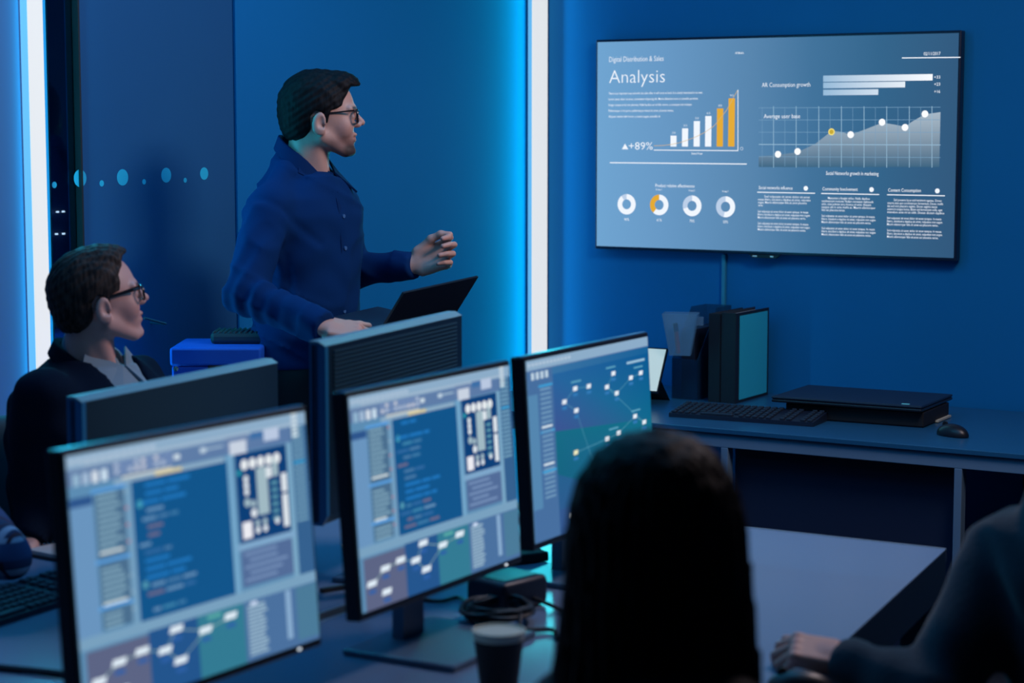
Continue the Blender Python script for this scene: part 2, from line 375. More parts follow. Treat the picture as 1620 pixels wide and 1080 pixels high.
light_strip('vertical white-blue light strip on the left wall beside the glass slot', 3.785, 3.892, 3.812, 3.868,
    [('strip_glow', (.03, .05, 0), (.35, 1, 0), 1.8, .02, (0, .75, 1)), ('strip_glow', (.012, -.06, 0), (.25, -1, 0), .9, .02, (0, .7, 1)), ('strip_glow', (.02, 0, 0), (1, 0, 0), 14, .05, (.0, .62, 1))], None)
light_strip('vertical white-blue light strip in the corner left of the wall screen', 6.352, 6.4995, 6.384, 6.499,
    [('strip_glow', (.055, -.09, 0), (.10, -1, 0), 6.5, .06, (0, .90, 1)), ('strip_glow', (.05, .02, 0), (1, -.12, 0), 1.6, .05, (0, .7, 1))], None)
# ------------------------------------------------------------ wall screen
TX, TZ = -2.8335, 1.6145
tv = thing('television', 'large flat television on the back wall showing a slide headed Analysis', 'television', (TX, 6.45, TZ))
tw, th = 1.372, .763
MB().box((0, .022, 0), (tw, .04, th), .004).build('housing', mat('tv_bezel', (.008, .02, .05), .3), tv)
MB().box((0, .045, .0), (.5, .009, .4)).build('wall_bracket', M_blk, tv)
MB().prism([(-.07, -th/2), (.05, -th/2), (.035, -th/2-.012), (-.055, -th/2-.012)], 'y', .004, .02).build('sensor_bar', M_blk, tv)
for bx_, bw_ in ((-.045, .016), (.02, .012)): MB().box((bx_, .002, -th/2-.006), (bw_, .002, .004)).build('badge_glint', mat('silver_badge_glint', (.7, .7, .7), .3, metal=1, em=(.4, .45, .5), ems=.25), tv)  # emission paints a small reflection glint on each badge
cv = Canvas(-tw/2+.008, -th/2+.011, tw-.016, th-.02, -.0002)
def T(x, y): P = at_y(x, y, 6.45); return (P[0]-TX, P[2]-TZ)
cs = [(0, (112, 164, 208)), (.2, (104, 152, 196)), (.45, (88, 132, 172)), (.62, (66, 112, 152)), (.8, (52, 98, 136)), (1, (50, 88, 124))]
for (a, ca), (b, cb) in zip(cs, cs[1:]): cv.quad(a, 0, b, 1, srgb(*ca), 0, srgb(*cb))
WH = (.88, .93, 1.0); LT = (.62, .72, .84); YE = srgb(228, 170, 48)
def tt(s, x0, x1, y, h, y2=None, col=WH, thin=-.004, k=4):
    thin = thin*.55+.004; h *= 1.12
    a = T(x0, y); b = T(x1, y2 if y2 else y); cv.text(s, a, b[0]-a[0], h*.00207, col, k, thin)
def tl(x0, y0, x1, y1, w, col=WH, k=3): cv.line(T(x0, y0), T(x1, y1), w*.00207, col, k)
tt('Digital Distribution & Sales', 964, 1050, 98, 8, thin=-.02)
tt('Analysis', 964, 1052, 131.5, 20, thin=-.03)
for i, (s, x1) in enumerate((('There is an important way and with the sales after it will come at hand. It is clearly interested in its own.', 1112), ('Lorem ipsum dolor sit amet, consectetur adipiscing elit. Mauris bibendum eros ac convallis porttitor.', 1105), ('Integer tempus et dui non pharetra. Nulla faucibus ex vel felis viverra, a consequat sem tristique.', 1095), ('Pellentesque in mi porta, pellentesque metus sit amet, placerat metus.', 1066), ('Aliquam mattis nibh lorem, a mattis augue convallis id.', 1045))):
    tt(s, 963, x1, 149.5+9.1*i, 3.4)
tt('AR Mobile', 1163, 1177, 85.5, 3.2)
cv.poly([T(984, 236), T(994, 236), T(989, 227)], WH, 3)
tt('+89%', 995, 1033, 236.5, 11.5, thin=-.015)
for i, (x, top, c) in enumerate(((1061, 214.5, WH), (1079.3, 203, WH), (1097.8, 191.5, WH), (1116, 183.5, WH), (1134.5, 171.5, YE), (1152.8, 155.5, YE))):
    a = T(x, top); b = T(x+9.3, 231.8); cv.poly([a, (b[0], a[1]), b, (a[0], b[1])], c, 3)
    tt(('20', '35', '50', '65', '80', '95')[i], x+2, x+8, top-3, 3, k=4, col=LT)
pts = [(1035, 230.5), (1050, 230), (1062, 228.5), (1074, 226), (1085, 222.5), (1100, 217), (1115, 209.5), (1130, 199), (1140, 187), (1150, 174), (1158, 159), (1163, 150), (1167, 143)]
for (a, b), (c, d) in zip(pts, pts[1:]): tl(a, b, c, d, .9, srgb(214, 180, 120), 5)
tl(1034.5, 237.3, 1168, 238.3, 1.4); tl(1167.6, 142, 1167.6, 238.5, 1.3); tt('Sales/Year', 1094, 1112, 244.3, 3.2)
c = T(1173.5, 235); cv.ring(c, .0042, .0058, 0, 6.284, LT, 3)
tl(965, 257.2, 1181.5, 259.4, 1.7)
tt('Product relative effectiveness', 1037, 1099, 295.6, 4.8)
G2 = (.50, .62, .80)
for i, (x, y, fr, c2) in enumerate(((991.5, 323, .10, G2), (1043, 324, .39, YE), (1095, 325.5, .30, G2), (1148, 327, .47, G2))):
    c = T(x, y); n0 = math.pi/2
    cv.ring(c, .0180, .0372, n0+fr*2*math.pi, n0+2*math.pi, WH, 3)
    cv.ring(c, .0180, .0372, n0, n0+fr*2*math.pi, c2, 3)
    tt(('90%', '61%', '70%', '53%')[i], x-3.8, x+4, y+25.8, 4)
    if i: tt('Product %d' % i, x-5, x+4.5, y-23, 2.8)
tt('02/11/2017', 1461.5, 1488, 87.6, 4.6); tl(1427, 91.7, 1519.5, 90.7, 1.6)
tt('AR Consumption growth', 1205.5, 1282, 137.8, 6.4, thin=-.015)
for y0, y1, x1, s in ((119.6, 127.2, 1475.5, '+33'), (130.7, 138.2, 1432, '+23'), (142, 150, 1389.5, '+16')):
    a = T(1302.5, y0); b = T(x1, y1); f = (x1-1302)/174
    cv.poly([a, (b[0], a[1]), b, (a[0], b[1])], [srgb(150, 185, 215), tuple(u*f+v*(1-f) for u, v in zip((.95, .97, 1), srgb(150, 185, 215))), tuple(u*f+v*(1-f) for u, v in zip((.95, .97, 1), srgb(150, 185, 215))), srgb(150, 185, 215)], 3)
    tt(s, 1478, 1487.5, (y0+y1)/2+1, 4.2)
tt('Average user base', 1208.5, 1266, 187, 6.2, thin=-.012)
prof = [(1200.5, 247), (1225, 245.8), (1262, 240.5), (1290, 227.5), (1316, 207), (1331, 208.5), (1346, 212.8), (1368, 205), (1396, 194), (1415, 197), (1432.5, 200.5), (1442, 193), (1463, 181), (1488, 177.2)]
for (x0, y0), (x1, y1) in zip(prof, prof[1:]):
    a = T(x0, y0); b = T(x1, y1); z0 = T(x0, 264)[1]; sh = lambda y: tuple(u*(1-min(1, (264-y)/85))+v*min(1, (264-y)/85) for u, v in zip(srgb(74, 110, 140), srgb(168, 184, 198)))
    cv.poly([a, b, (b[0], z0), (a[0], z0)], [sh(y0), sh(y1), srgb(62, 100, 128), srgb(62, 100, 128)], 2)
GR = srgb(118, 158, 190)
for i in range(16):
    x = 1206+17.9*i; tl(x, 168 if i % 2 else 170, x, 263+(i % 2)*2, 1.1 if i % 2 else .6, srgb(150, 185, 210) if i % 2 else GR, 3)
for i in range(5): tl(1200.5, 170.5+19.3*i, 1488, 169.5+19.9*i, .8 if i != 3 else 1.3, GR if i != 3 else srgb(150, 185, 210), 3)
for x, y in ((1231, 244), (1262, 239.5), (1346, 213), (1395.7, 193.3), (1432, 201.5), (1463.5, 180.2)): cv.disc(T(x, y), .0118, (.97, .98, 1), 5)
cv.disc(T(1315.7, 208.5), .0118, srgb(245, 225, 120), 5); cv.disc(T(1315.7, 208.5), .0078, srgb(200, 168, 40), 6)
tt('Social Networks growth in marketing', 1307, 1390, 276.5, 5.4)
for x0, xt, y, xd, s in ((1199.5, 1254, 299, 1275, 'Social networks influence'), (1301, 1357, 301, 1379, 'Community Involvement'), (1405, 1457, 303, 1483, 'Content Consumption')):
    tt(s, x0+(1 if x0 < 1300 else .3), xt, y, 4.8); cv.disc(T(xd, y-1.2), .0082, WH, 4); tl(x0-1.5, y+4.9, x0+90, y+6.6, 1.5)
para = ['Sed vulputate sit amet dolor sit amet tempus. In massa', 'libero, tincidunt a dapibus sit amet, vulputate non augue.', 'Mauris ullamcorper felis sit amet est pharetra varius.']
def lines(L, x0, y, ws, st):
    for i, s in enumerate(L):
        xo = 10 if (i == 0 and len(ws) > 3) else 0
        tt(s, x0+xo, x0+ws[i], y+i*st+1.2, 3.3)
lines(['Sed vulputate sit amet dolor sit amet', 'massa libero, tincidunt a dapibus sit amet, vulputate', 'augue. Mauris ullamcorper felis sit amet pharetra', 'varius.'], 1199.5, 311, (82, 83, 77, 8), 4.6)
lines(para, 1199, 334.5, (80, 83, 76), 4.8); lines(para, 1199, 353.3, (80, 83, 76), 4.8)
lines(['Maecenas a feugiat tellus. Nulla dapibus', 'condimentum molestie. Nullam consequat malesuada', 'enim, vitae pulvinar arcu rhoncus sit amet. Aliquam', 'congue elit in ante mollis ac. Mauris ullamcorper', 'felis est pharetra varius.'], 1300, 313.5, (76, 82, 78, 85, 37), 4.7)
lines(para, 1300, 341.5, (84, 86, 78), 4.9); lines(para, 1300, 361, (84, 86, 78), 4.9)
lines(['Sed posuere lacus sed hendrerit egestas. Donec', 'viverra ante quis condimentum fermentum. Donec mollis', 'dui sed orci pharetra sagittis. Donec sagittis massa', 'euismod congue luctus. Etiam sed fermentum nulla, eget', 'interdum ante mi et nibh. Donec dictum dapibus'], 1404, 316.5, (86, 88, 79, 87, 90), 4.8)
lines(para, 1403.5, 345, (86, 88, 81), 5); lines(para, 1403.5, 364.5, (86, 88, 81), 5)
cv.build('screen', attr_emit('tv_picture', 1.0), tv)
# cable cover from screen to side desk
P0 = at_y(1145.5, 402, 6.49); 
tag(MB().box((P0[0], 6.4915, (P0[2]+.75)/2), (.014, .016, P0[2]-.75), .003).build('cable_cover', mat('cable_cover_teal', (.03, .30, .45), .4)), 'thin vertical cable cover on the back wall under the television', 'cable cover')
# ------------------------------------------------------------ side desk under the screen
M_dtop = mat('desk_laminate', (.018, .12, .25), .3, var=.05, vscale=3, spec=.5)
M_apr = mat('grey_desk_frame', (.14, .25, .38), .45)
DZ = .74
sd = thing('side_desk', 'long grey-framed desk against the back wall below the television', 'desk', (-2.2, 6.05, 0))
MB().box((0, 0, DZ-.008), (2.9, .86, .016), .002).build('desktop', M_dtop, sd)
MB().box((0, -.40, DZ-.0385), (2.9, .04, .044), .002).box((0, .40, DZ-.0385), (2.9, .04, .044)).box((-1.43, 0, DZ-.0385), (.04, .76, .044)).box((1.43, 0, DZ-.0385), (.04, .76, .044)).build('apron', M_apr, sd)
MB().box((0, -.424, DZ-.004), (2.9, .006, .006), .001).build('edge_strip', mat('pale_edge', (.22, .42, .55), .35), sd)
for x in (-1.41, -2.607+2.2, -1.853+2.2, 1.41):
    for y in (-.40, .40): MB().box((x, y, (DZ-.06)/2), (.024, .04, DZ-.06), .002).build('leg', M_apr, sd)
MB().box((.52-.0, .0, .35), (.024, .04, .66), .002).build('leg', M_apr, sd)
MB().box((-.033, -.34, .36), (.735, .02, .62)).build('modesty_panel', mat('navy_panel', (.008, .02, .06), .6), sd)
MB().box((.84, .1, .35), (.9, .02, .66)).build('modesty_panel', mat('near_black_panel', (.010, .016, .022), .7), sd)
# ------------------------------------------------------------ double bench desks
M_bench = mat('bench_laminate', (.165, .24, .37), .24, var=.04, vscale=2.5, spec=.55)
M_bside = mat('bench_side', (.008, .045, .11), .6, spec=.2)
def bench(name, label, poly, trimedges, ctr):
    t = thing(name, label, 'desk', (*ctr, 0), 0, 'desks pushed back to back')
    P = [(x-ctr[0], y-ctr[1]) for x, y in poly]
    MB().prism(P, 'z', DZ-.026, DZ).build('desktop', M_bench, t)
    for a, b in trimedges:
        a = Vector((*P[a], 0)); b = Vector((*P[b], 0)); d = (b-a).normalized(); n = Vector((d.y, -d.x, 0))*.003
        MB().hull([a-n+Vector((0, 0, DZ+.0012)), b-n+Vector((0, 0, DZ+.0012)), b+n+Vector((0, 0, DZ+.0012)), a+n+Vector((0, 0, DZ+.0012))], [a-n+Vector((0, 0, DZ-.03)), b-n+Vector((0, 0, DZ-.03)), b+n+Vector((0, 0, DZ-.03)), a+n+Vector((0, 0, DZ-.03))]).build('edge_strip', M_alu, t)
    cx = sum(p[0] for p in P)/4; cy = sum(p[1] for p in P)/4
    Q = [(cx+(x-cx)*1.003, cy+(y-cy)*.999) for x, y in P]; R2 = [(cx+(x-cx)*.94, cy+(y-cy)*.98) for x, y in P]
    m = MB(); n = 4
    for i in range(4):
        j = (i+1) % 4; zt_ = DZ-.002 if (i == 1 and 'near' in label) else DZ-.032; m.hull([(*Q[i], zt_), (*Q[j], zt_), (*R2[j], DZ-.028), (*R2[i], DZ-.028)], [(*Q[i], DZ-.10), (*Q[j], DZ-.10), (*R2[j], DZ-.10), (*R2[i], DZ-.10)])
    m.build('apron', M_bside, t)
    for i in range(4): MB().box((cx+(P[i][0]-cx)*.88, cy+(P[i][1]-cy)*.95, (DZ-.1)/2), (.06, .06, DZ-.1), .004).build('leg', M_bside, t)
    return t
bench('office_desk', 'near desk carrying the three lit monitors, its top pale toward the right', [(-2.222, 1.3), (-1.06, 1.3), (-1.42, 4.243), (-2.222, 4.235)], [(2, 3), (3, 0)], (-1.75, 2.8))
bench('office_desk', 'far desk behind the near one, carrying the two monitors seen from the back', [(-3.16, 2.452), (-2.262, 2.452), (-2.262, 4.23), (-3.16, 4.23)], [(1, 2), (0, 1)], (-2.7, 3.35))
bench('office_desk', 'end desk at the lower left, joined to the far desk by a seam', [(-3.16, 1.0), (-2.262, 1.0), (-2.262, 2.436), (-3.16, 2.436)], [(1, 2), (2, 3)], (-2.7, 1.7))
# ------------------------------------------------------------ things on the side desk
M_key = mat('key_caps', (.02, .035, .06), .5)
def keyboard(label, x, y, z, rz, L=.44, Wd=.15, Hh=.022, group=None):
    t = thing('keyboard', label, 'keyboard', (x, y, z), rz)
    MB().prism([(-Wd/2, 0), (Wd/2, 0), (Wd/2, Hh), (-Wd/2, Hh*.45)], 'x', -L/2, L/2).build('case', M_blk3, t)
    ms = [MB(), MB(), MB()]; sl = Hh*.55/Wd
    for r in range(6):
        nk = 21; yy = -Wd/2+.014+r*(Wd-.028)/5
        for k in range(nk):
            xx = -L/2+.014+k*(L-.028)/(nk-1)
            if k in (15, 18): continue
            m = ms[0 if k < 15 else 1 if k < 18 else 2]
            if r == 0 and 4 <= k <= 9:
                if k == 6: m.box((xx+.009, yy, Hh*.45+sl*(yy+Wd/2)+.003), (.11, .015, .007), .0015, seg=1)
                continue
            m.box((xx, yy, Hh*.45+sl*(yy+Wd/2)+.003), (.0155, .0165, .007), .0015, seg=1)
    for m in ms: m.build('key_block', M_key, t)
    return t
keyboard('black keyboard on the side desk in front of the binders', -2.632, 5.862, DZ, math.radians(4), .49, .15, .03)
def mouse(label, x, y, z, rz, m=None):
    t = thing('computer_mouse', label, 'mouse', (x, y, z), rz)
    V, F = nets(lambda p: smax(ell(p, (0, 0, .004), (.058, .031, .034)), -p[..., 2], .004), (-.07, -.04, -.01), (.07, .04, .05), .003)
    SM().add(V, F).build('body', m or M_blk, t)
    MB().tube([(.055, 0, .012), (.02, 0, .034)], .0012).build('button_seam', M_blk2, t)
    MB().lathe([(0.0, -.003), (.009, -.003), (.009, .003), (0, .003)]).xf(Matrix.Translation((.03, 0, .033)) @ Matrix.Rotation(math.pi/2, 4, 'X')).build('scroll_wheel', M_blk2, t)
    return t
mouse('black mouse at the right end of the side desk', -1.945, 5.85, DZ, math.radians(158))
# closed laptop on black box
bx = thing('storage_box', 'flat black box under the closed laptop on the side desk', 'box', (-2.315, 6.085, DZ), math.radians(2))
MB().box((0.005, 0, .026), (.46, .27, .048), .004).build('body', M_blk2, bx)
MB().box((0.03, 0, .051), (.36, .2, .0018)).build('lid_groove', M_blk, bx)
MB().box((.238, .06, .006), (.012, .14, .006)).build('paper_edge', mat('cream_paper', (.6, .62, .5), .8), bx)
lp = thing('closed_laptop', 'closed black laptop lying on the flat black box on the side desk', 'laptop', (-2.33, 6.09, DZ+.052), math.radians(2))
MB().box((0, 0, .006), (.50, .335, .010), .004).build('base', M_blk, lp)
MB().box((0, 0, .016), (.50, .335, .008), .0035).build('lid', M_blk3, lp)
MB().box((.19, -.14, .0206), (.024, .012, .001)).build('badge_glint', mat('cyan_glint', (.3, .8, .9), .2, metal=.6, em=(.1, .5, .6), ems=.4), lp)  # emission paints a cyan glint on the lid
# binders
M_bind = mat('binder_board', (.008, .012, .02), .55)
def binder(label, x, y, w, d, h, face):
    t = thing('ring_binder', label, 'binder', (x, y, DZ), 0, 'ring binders on the side desk')
    MB().box((-w/2+.0015, 0, h/2), (.003, d, h), .001).build('cover', M_bind, t)
    MB().box((w/2-.0015, 0, h/2), (.003, d, h), .001).build('cover', M_bind, t)
    MB().box((0, -d/2+.0015, h/2), (w-.006, .003, h)).build('spine', M_bind, t)
    MB().box((0, .004, h/2), (w-.010, d-.02, h-.02)).build('page_block', mat('white_paper', (.7, .75, .78), .8), t)
    if face: 
        MB().box((w/2+.0012, .005, h/2), (.0016, d-.045, h-.022)).build('lit_page_face', mat('cyan_lit_page', (.03, .62, .80), .5), t)  # white page coloured cyan for the light falling on it
    return t
binder('black ring binder standing next to the file holder, spine forward', -2.895, 6.30, .044, .275, .305, False)
binder('black ring binder with its right-facing page painted as lit cyan', -2.842, 6.30, .056, .275, .31, True)
# file holder and clear pocket
M_smoke = mat('smoked_plastic', (.01, .06, .15), .25, alpha=.5)
M_clear = mat('cloudy_clear_plastic', (.18, .38, .55), .2, alpha=.34)
P = at_z(1108, 631, DZ); 
fh = thing('magazine_file', 'dark translucent magazine file left of the binders on the side desk', 'file holder', (-3.015, 6.31, DZ), 0)
w = .10; prof = [(-.13, 0), (.14, 0), (.14, .31), (.02, .31), (-.13, .14)]
MB().prism(prof, 'x', -w/2, -w/2+.003).build('side_panel', M_smoke, fh)
MB().prism(prof, 'x', w/2-.003, w/2).build('side_panel', M_smoke, fh)
MB().box((0, .1385, .155), (w-.006, .003, .31)).build('back_panel', M_smoke, fh)
MB().box((0, -.1285, .07), (w-.006, .003, .14)).build('front_panel', M_smoke, fh)
MB().box((0, .005, .0015), (w-.006, .262, .003)).build('bottom_panel', M_smoke, fh)
tag(MB().box((-.01, 0, 0), (.05, .22, .24), .002).build('paper_stack', M_blk3, None, loc=(-3.005, 6.315, DZ+.124)), 'dark folders standing inside the magazine file', 'folders')
C0 = at_d(1077, 500, 6.72)
pk = thing('pen_pocket', 'cloudy clear plastic pocket clipped to the left of the magazine file', 'pen holder', tuple(C0), math.radians(20))
T4 = lambda a, b, z: [(-a, -b, z), (a, -b, z), (a, b, z), (-a, b, z)]
m = MB(); t_ = T4(.058, .04, .008); b_ = T4(.034, .025, -.13)
for i in range(4):
    j = (i+1) % 4; a, b, c, d = [Vector(q) for q in (t_[i], t_[j], b_[j], b_[i])]; n = (b-a).cross(d-a).normalized()*.002
    m.hull([a-n, b-n, b+n, a+n], [d-n, c-n, c+n, d+n])
m.build('walls', M_clear, pk); MB().box((0, 0, -.1305), (.072, .054, .003)).build('bottom', M_clear, pk)
MB().tube([Vector(q) for q in T4(.059, .041, .009)], .002, 6, closed=True).build('rim', M_clear, pk)
MB().box((.058, .045, -.02), (.03, .018, .03), .002).build('clip', M_clear, pk)
pn = thing('marker_pen', 'reddish-brown marker standing in the clear plastic pocket', 'pen', (C0[0]-.006, C0[1]-.004, C0[2]-.127), 0)
MB().lathe([(.006, 0), (.008, .004), (.008, .07), (.006, .075)]).xf(Matrix.Rotation(-.12, 4, 'Y')).build('barrel', mat('red_brown', (.35, .07, .05), .5), pn)
MB().lathe([(.0085, .075), (.0085, .10), (.006, .104)]).xf(Matrix.Rotation(-.12, 4, 'Y')).build('cap', M_blk, pn)
# pale tablet behind third monitor
PL = at_y(1030, 548, 6.18); PR = at_y(1055.5, 552, 6.18); PB = at_y(1039, 617, 6.05)
tb = thing('tablet', 'tablet with a pale screen leaning on the side desk behind the right monitor', 'tablet', (-3.37, 6.0, DZ))
def slab(m, cs, th):
    cs = [Vector(c) for c in cs]; n = (cs[1]-cs[0]).cross(cs[3]-cs[0]).normalized()*th
    return m.hull(cs, [c-n for c in cs])
tr = at_d(1056, 551, 6.75); br = at_d(1040, 621, 6.66); dx = A(-.26, .0, 0)
cs_ = [br+dx, br, tr, tr+dx]; L0 = A(-3.37, 6.0, DZ)
br = br.copy(); 
lowz = DZ-(br[2]); 
slab(MB(), [c-L0 for c in cs_], .009).build('housing', M_blk, tb)
ce = sum(cs_)/4; nn = np.cross(cs_[1]-cs_[0], cs_[3]-cs_[0]); nn /= np.linalg.norm(nn)
slab(MB(), [ce+(c-ce)*A(.97, .94, .94)-L0+nn*.0012 for c in cs_], .001).build('screen', mat('pale_screen', (.5, .55, .5), .4, em=(.42, .52, .50), ems=.85), tb)
ft = cs_[0]; MB().hull([(ce[0]-L0[0]-.1, .12, .01), (ce[0]-L0[0]+.1, .12, .01), tuple(ce-L0+A(.1, .012, .0)), tuple(ce-L0+A(-.1, .012, 0))], [(ce[0]-L0[0]-.1, .13, 0), (ce[0]-L0[0]+.1, .13, 0), tuple(ce-L0+A(.1, .016, -.006)), tuple(ce-L0+A(-.1, .016, -.006))]).build('stand', M_blk, tb)
# ------------------------------------------------------------ blue equipment box by the left wall
EC = at_d(352, 600, 5.33)
eb = thing('equipment_case', 'bright blue metal case by the left wall behind the seated man', 'case', (EC[0], EC[1], 0), math.radians(31))
M_bl = mat('royal_blue_metal', (.01, .10, .62), .4); M_bl2 = mat('royal_blue_metal_light', (.015, .13, .68), .35)
MB().box((0, 0, 1.05/2), (.232, .235, 1.05), .005).build('body', M_bl, eb)
MB().box((0, 0, 1.075), (.24, .245, .048), .006).build('lid', M_bl2, eb)
MB().box((-.103, -.120, .52), (.030, .010, 1.0), .003).build('door_strip', M_bl2, eb)
MB().box((.045, -.117, 1.005), (.13, .008, .10), .002).build('slot', M_blk2, eb)
MB().lathe([(.0, -.006), (.007, -.006), (.007, .004), (0, .006)]).xf(Matrix.Translation((-.103, -.128, 1.045)) @ Matrix.Rotation(math.pi/2, 4, 'X')).build('lock', M_chr, eb)
rc = thing('ridged_case', 'dark ridged case lying on the blue metal case', 'case', (EC[0], EC[1], 1.099), math.radians(31))
MB().box((.045, .03, .015), (.145, .12, .030), .010).build('body', mat('dark_green_rubber', (.010, .035, .05), .6), rc)
for i in range(10): MB().box((-.018+.0142*i, .03, .029), (.008, .11, .010), .003).build('ridge', mat('dark_green_rubber', (.010, .035, .05), .6), rc)
# ------------------------------------------------------------ things on the bench desks
def cup(label, P, rtop, h, group=None, lidcol=(.62, .62, .50)):
    t = thing('paper_cup', label, 'cup', (P[0], P[1], DZ))
    rb = rtop*.68
    MB().lathe([(rb*.98, .004), (rb, 0), (rtop*.97, h-.012), (rtop*.93, h-.012), (rb*.93, .006)], n=48).build('sleeve', mat('black_card', (.006, .006, .008), .6), t, smooth=True)
    m = MB(); pts = [(rtop*math.cos(k*math.pi/24), rtop*math.sin(k*math.pi/24), h) for k in range(48)]
    m.tube(pts, .0022, 8, closed=True); m.lathe([(rtop*.97, h-.013), (rtop, h-.001)], n=48)
    m.build('rim', mat('cream_rim', lidcol, .6), t, smooth=True)
    MB().lathe([(0, h-.006), (rtop*.975, h-.005), (rtop*.975, h-.009), (0, h-.009)], n=48).build('lid', mat('cream_lid', lidcol, .6), t, smooth=True)
    return t
cup('black paper cup with a cream top in the foreground', at_z(789, 997, .855), .0425, .115)
cup('small dark cup half hidden left of the middle monitor', at_d(564, 863, 3.93), .030, .10)
bk = thing('power_adapter', 'black power adapter block on the near desk behind the coiled cable', 'power adapter', (-1.985, 3.285, DZ), math.radians(-12))
MB().box((0, 0, .031), (.105, .13, .060), .012, seg=4).build('body', M_blk3, bk, smooth=True)
MB().box((0, .0, .0622), (.075, .09, .001)).build('label_plate', M_blk, bk)
MB().tube(smoothpath([(.05, .02, .02), (.10, .03, .008), (.16, .0, .006), (.22, -.03, .006)], 5), .0042, 8).build('lead', M_blk2, bk)
C = at_z(762, 972, DZ+.012); C[0] += .03; C[1] += .01
m = MB(); pts = []
for i in range(9*28):
    a = i/28*2*math.pi; k = i/28; r = .060+.006*math.sin(k*2.1)+.003*math.sin(a*3+k); pts.append((C[0]+r*math.cos(a)*.98+.004*math.sin(k*1.7), C[1]+r*1.12*math.sin(a)+.004*math.cos(k*2.3), DZ+.018+.0018*k+.003*math.sin(a*2+k*1.3)))
pts += [tuple(v) for v in smoothpath([pts[-1], (C[0]+.09, C[1]-.06, DZ+.012), (C[0]+.13, C[1]-.02, DZ+.006), (C[0]+.17, C[1]-.07, DZ+.006)], 6)[1:]]
tag(m.tube(pts, .0042, 7).build('coiled_cable', mat('cable_black', (.012, .018, .026), .4), smooth=True), 'black cable coiled on the near desk beside the paper cup', 'cable')
def wire(name, label, pts, r, group=None, m=None):
    tag(MB().tube(smoothpath(pts, 6), r, 7).build(name, m or MATS['cable_black'], smooth=True), label, 'cable', group)
g = lambda x, y, z=DZ+.005: tuple(at_z(x, y, z))
wire('cable', 'black cable looping under the bottom edge of the middle monitor', [g(752, 960), g(725, 945), g(700, 950), g(672, 948), g(640, 935), g(620, 915), g(640, 895)], .004)
for i, (pp, lb) in enumerate(((((815, 792), (828, 812), (842, 808), (850, 822), (835, 835)), 'thin black wire bending between the middle and right monitors, topmost there'), (((812, 832), (826, 822), (845, 836), (842, 856), (822, 850), (815, 868)), 'thick black wire looped between the middle and right monitors'), (((818, 850), (835, 862), (848, 850), (858, 862)), 'black wire curving at the foot of the right monitor'), (((812, 872), (840, 868), (860, 880)), 'black wire lying lowest between the middle and right monitors'))):
    wire('cable', lb, [g(x, y, DZ+.006+.012*(k % 2)) for k, (x, y) in enumerate(pp)], .0032 if i != 1 else .005)
wire('cable', 'black cable along the gap behind the front desk between left and middle monitors', [g(508, 934), g(525, 931), g(545, 928), g(565, 925), g(590, 905)], .006)
wire('cable', 'black cable with a bright edge crossing the end desk at lower left', [g(-40, 1052), g(20, 1058), g(70, 1063), g(125, 1070), g(180, 1085)], .007)
# small flat black device under the right corner of the middle monitor
dv = thing('network_hub', 'flat black device on the near desk at the right foot of the middle monitor', 'device', tuple(at_z(812, 889, DZ)), math.radians(60))
MB().box((0, 0, .012), (.14, .07, .022), .004).build('body', M_blk2, dv)
MB().box((-.05, -.036, .012), (.006, .002, .004)).build('indicator_light', M_led, dv)
# rear bench things
keyboard('black keyboard on the far desk at the left edge behind the left monitor', -2.795, 2.745, DZ, math.radians(90+4), .43, .145, .028)
nb = thing('notebook', 'open white notebook on the far desk in front of the seated man', 'notebook', (-3.02, 3.27, DZ), math.radians(-6))
MB().box((0, 0, .003), (.21, .30, .006), .001).build('cover', M_blk, nb)
MB().box((.003, 0, .010), (.197, .29, .009), .001).build('pages', mat('notebook_paper', (.55, .52, .52), .8), nb)
m = MB()
for i in range(24): m.tube([(-.1+.006*math.cos(a), -.138+.012*i, .009+.008*math.sin(a)) for a in [j*math.pi/4 for j in range(8)]], .0009, 5, closed=True)
m.build('spiral', M_chr, nb)
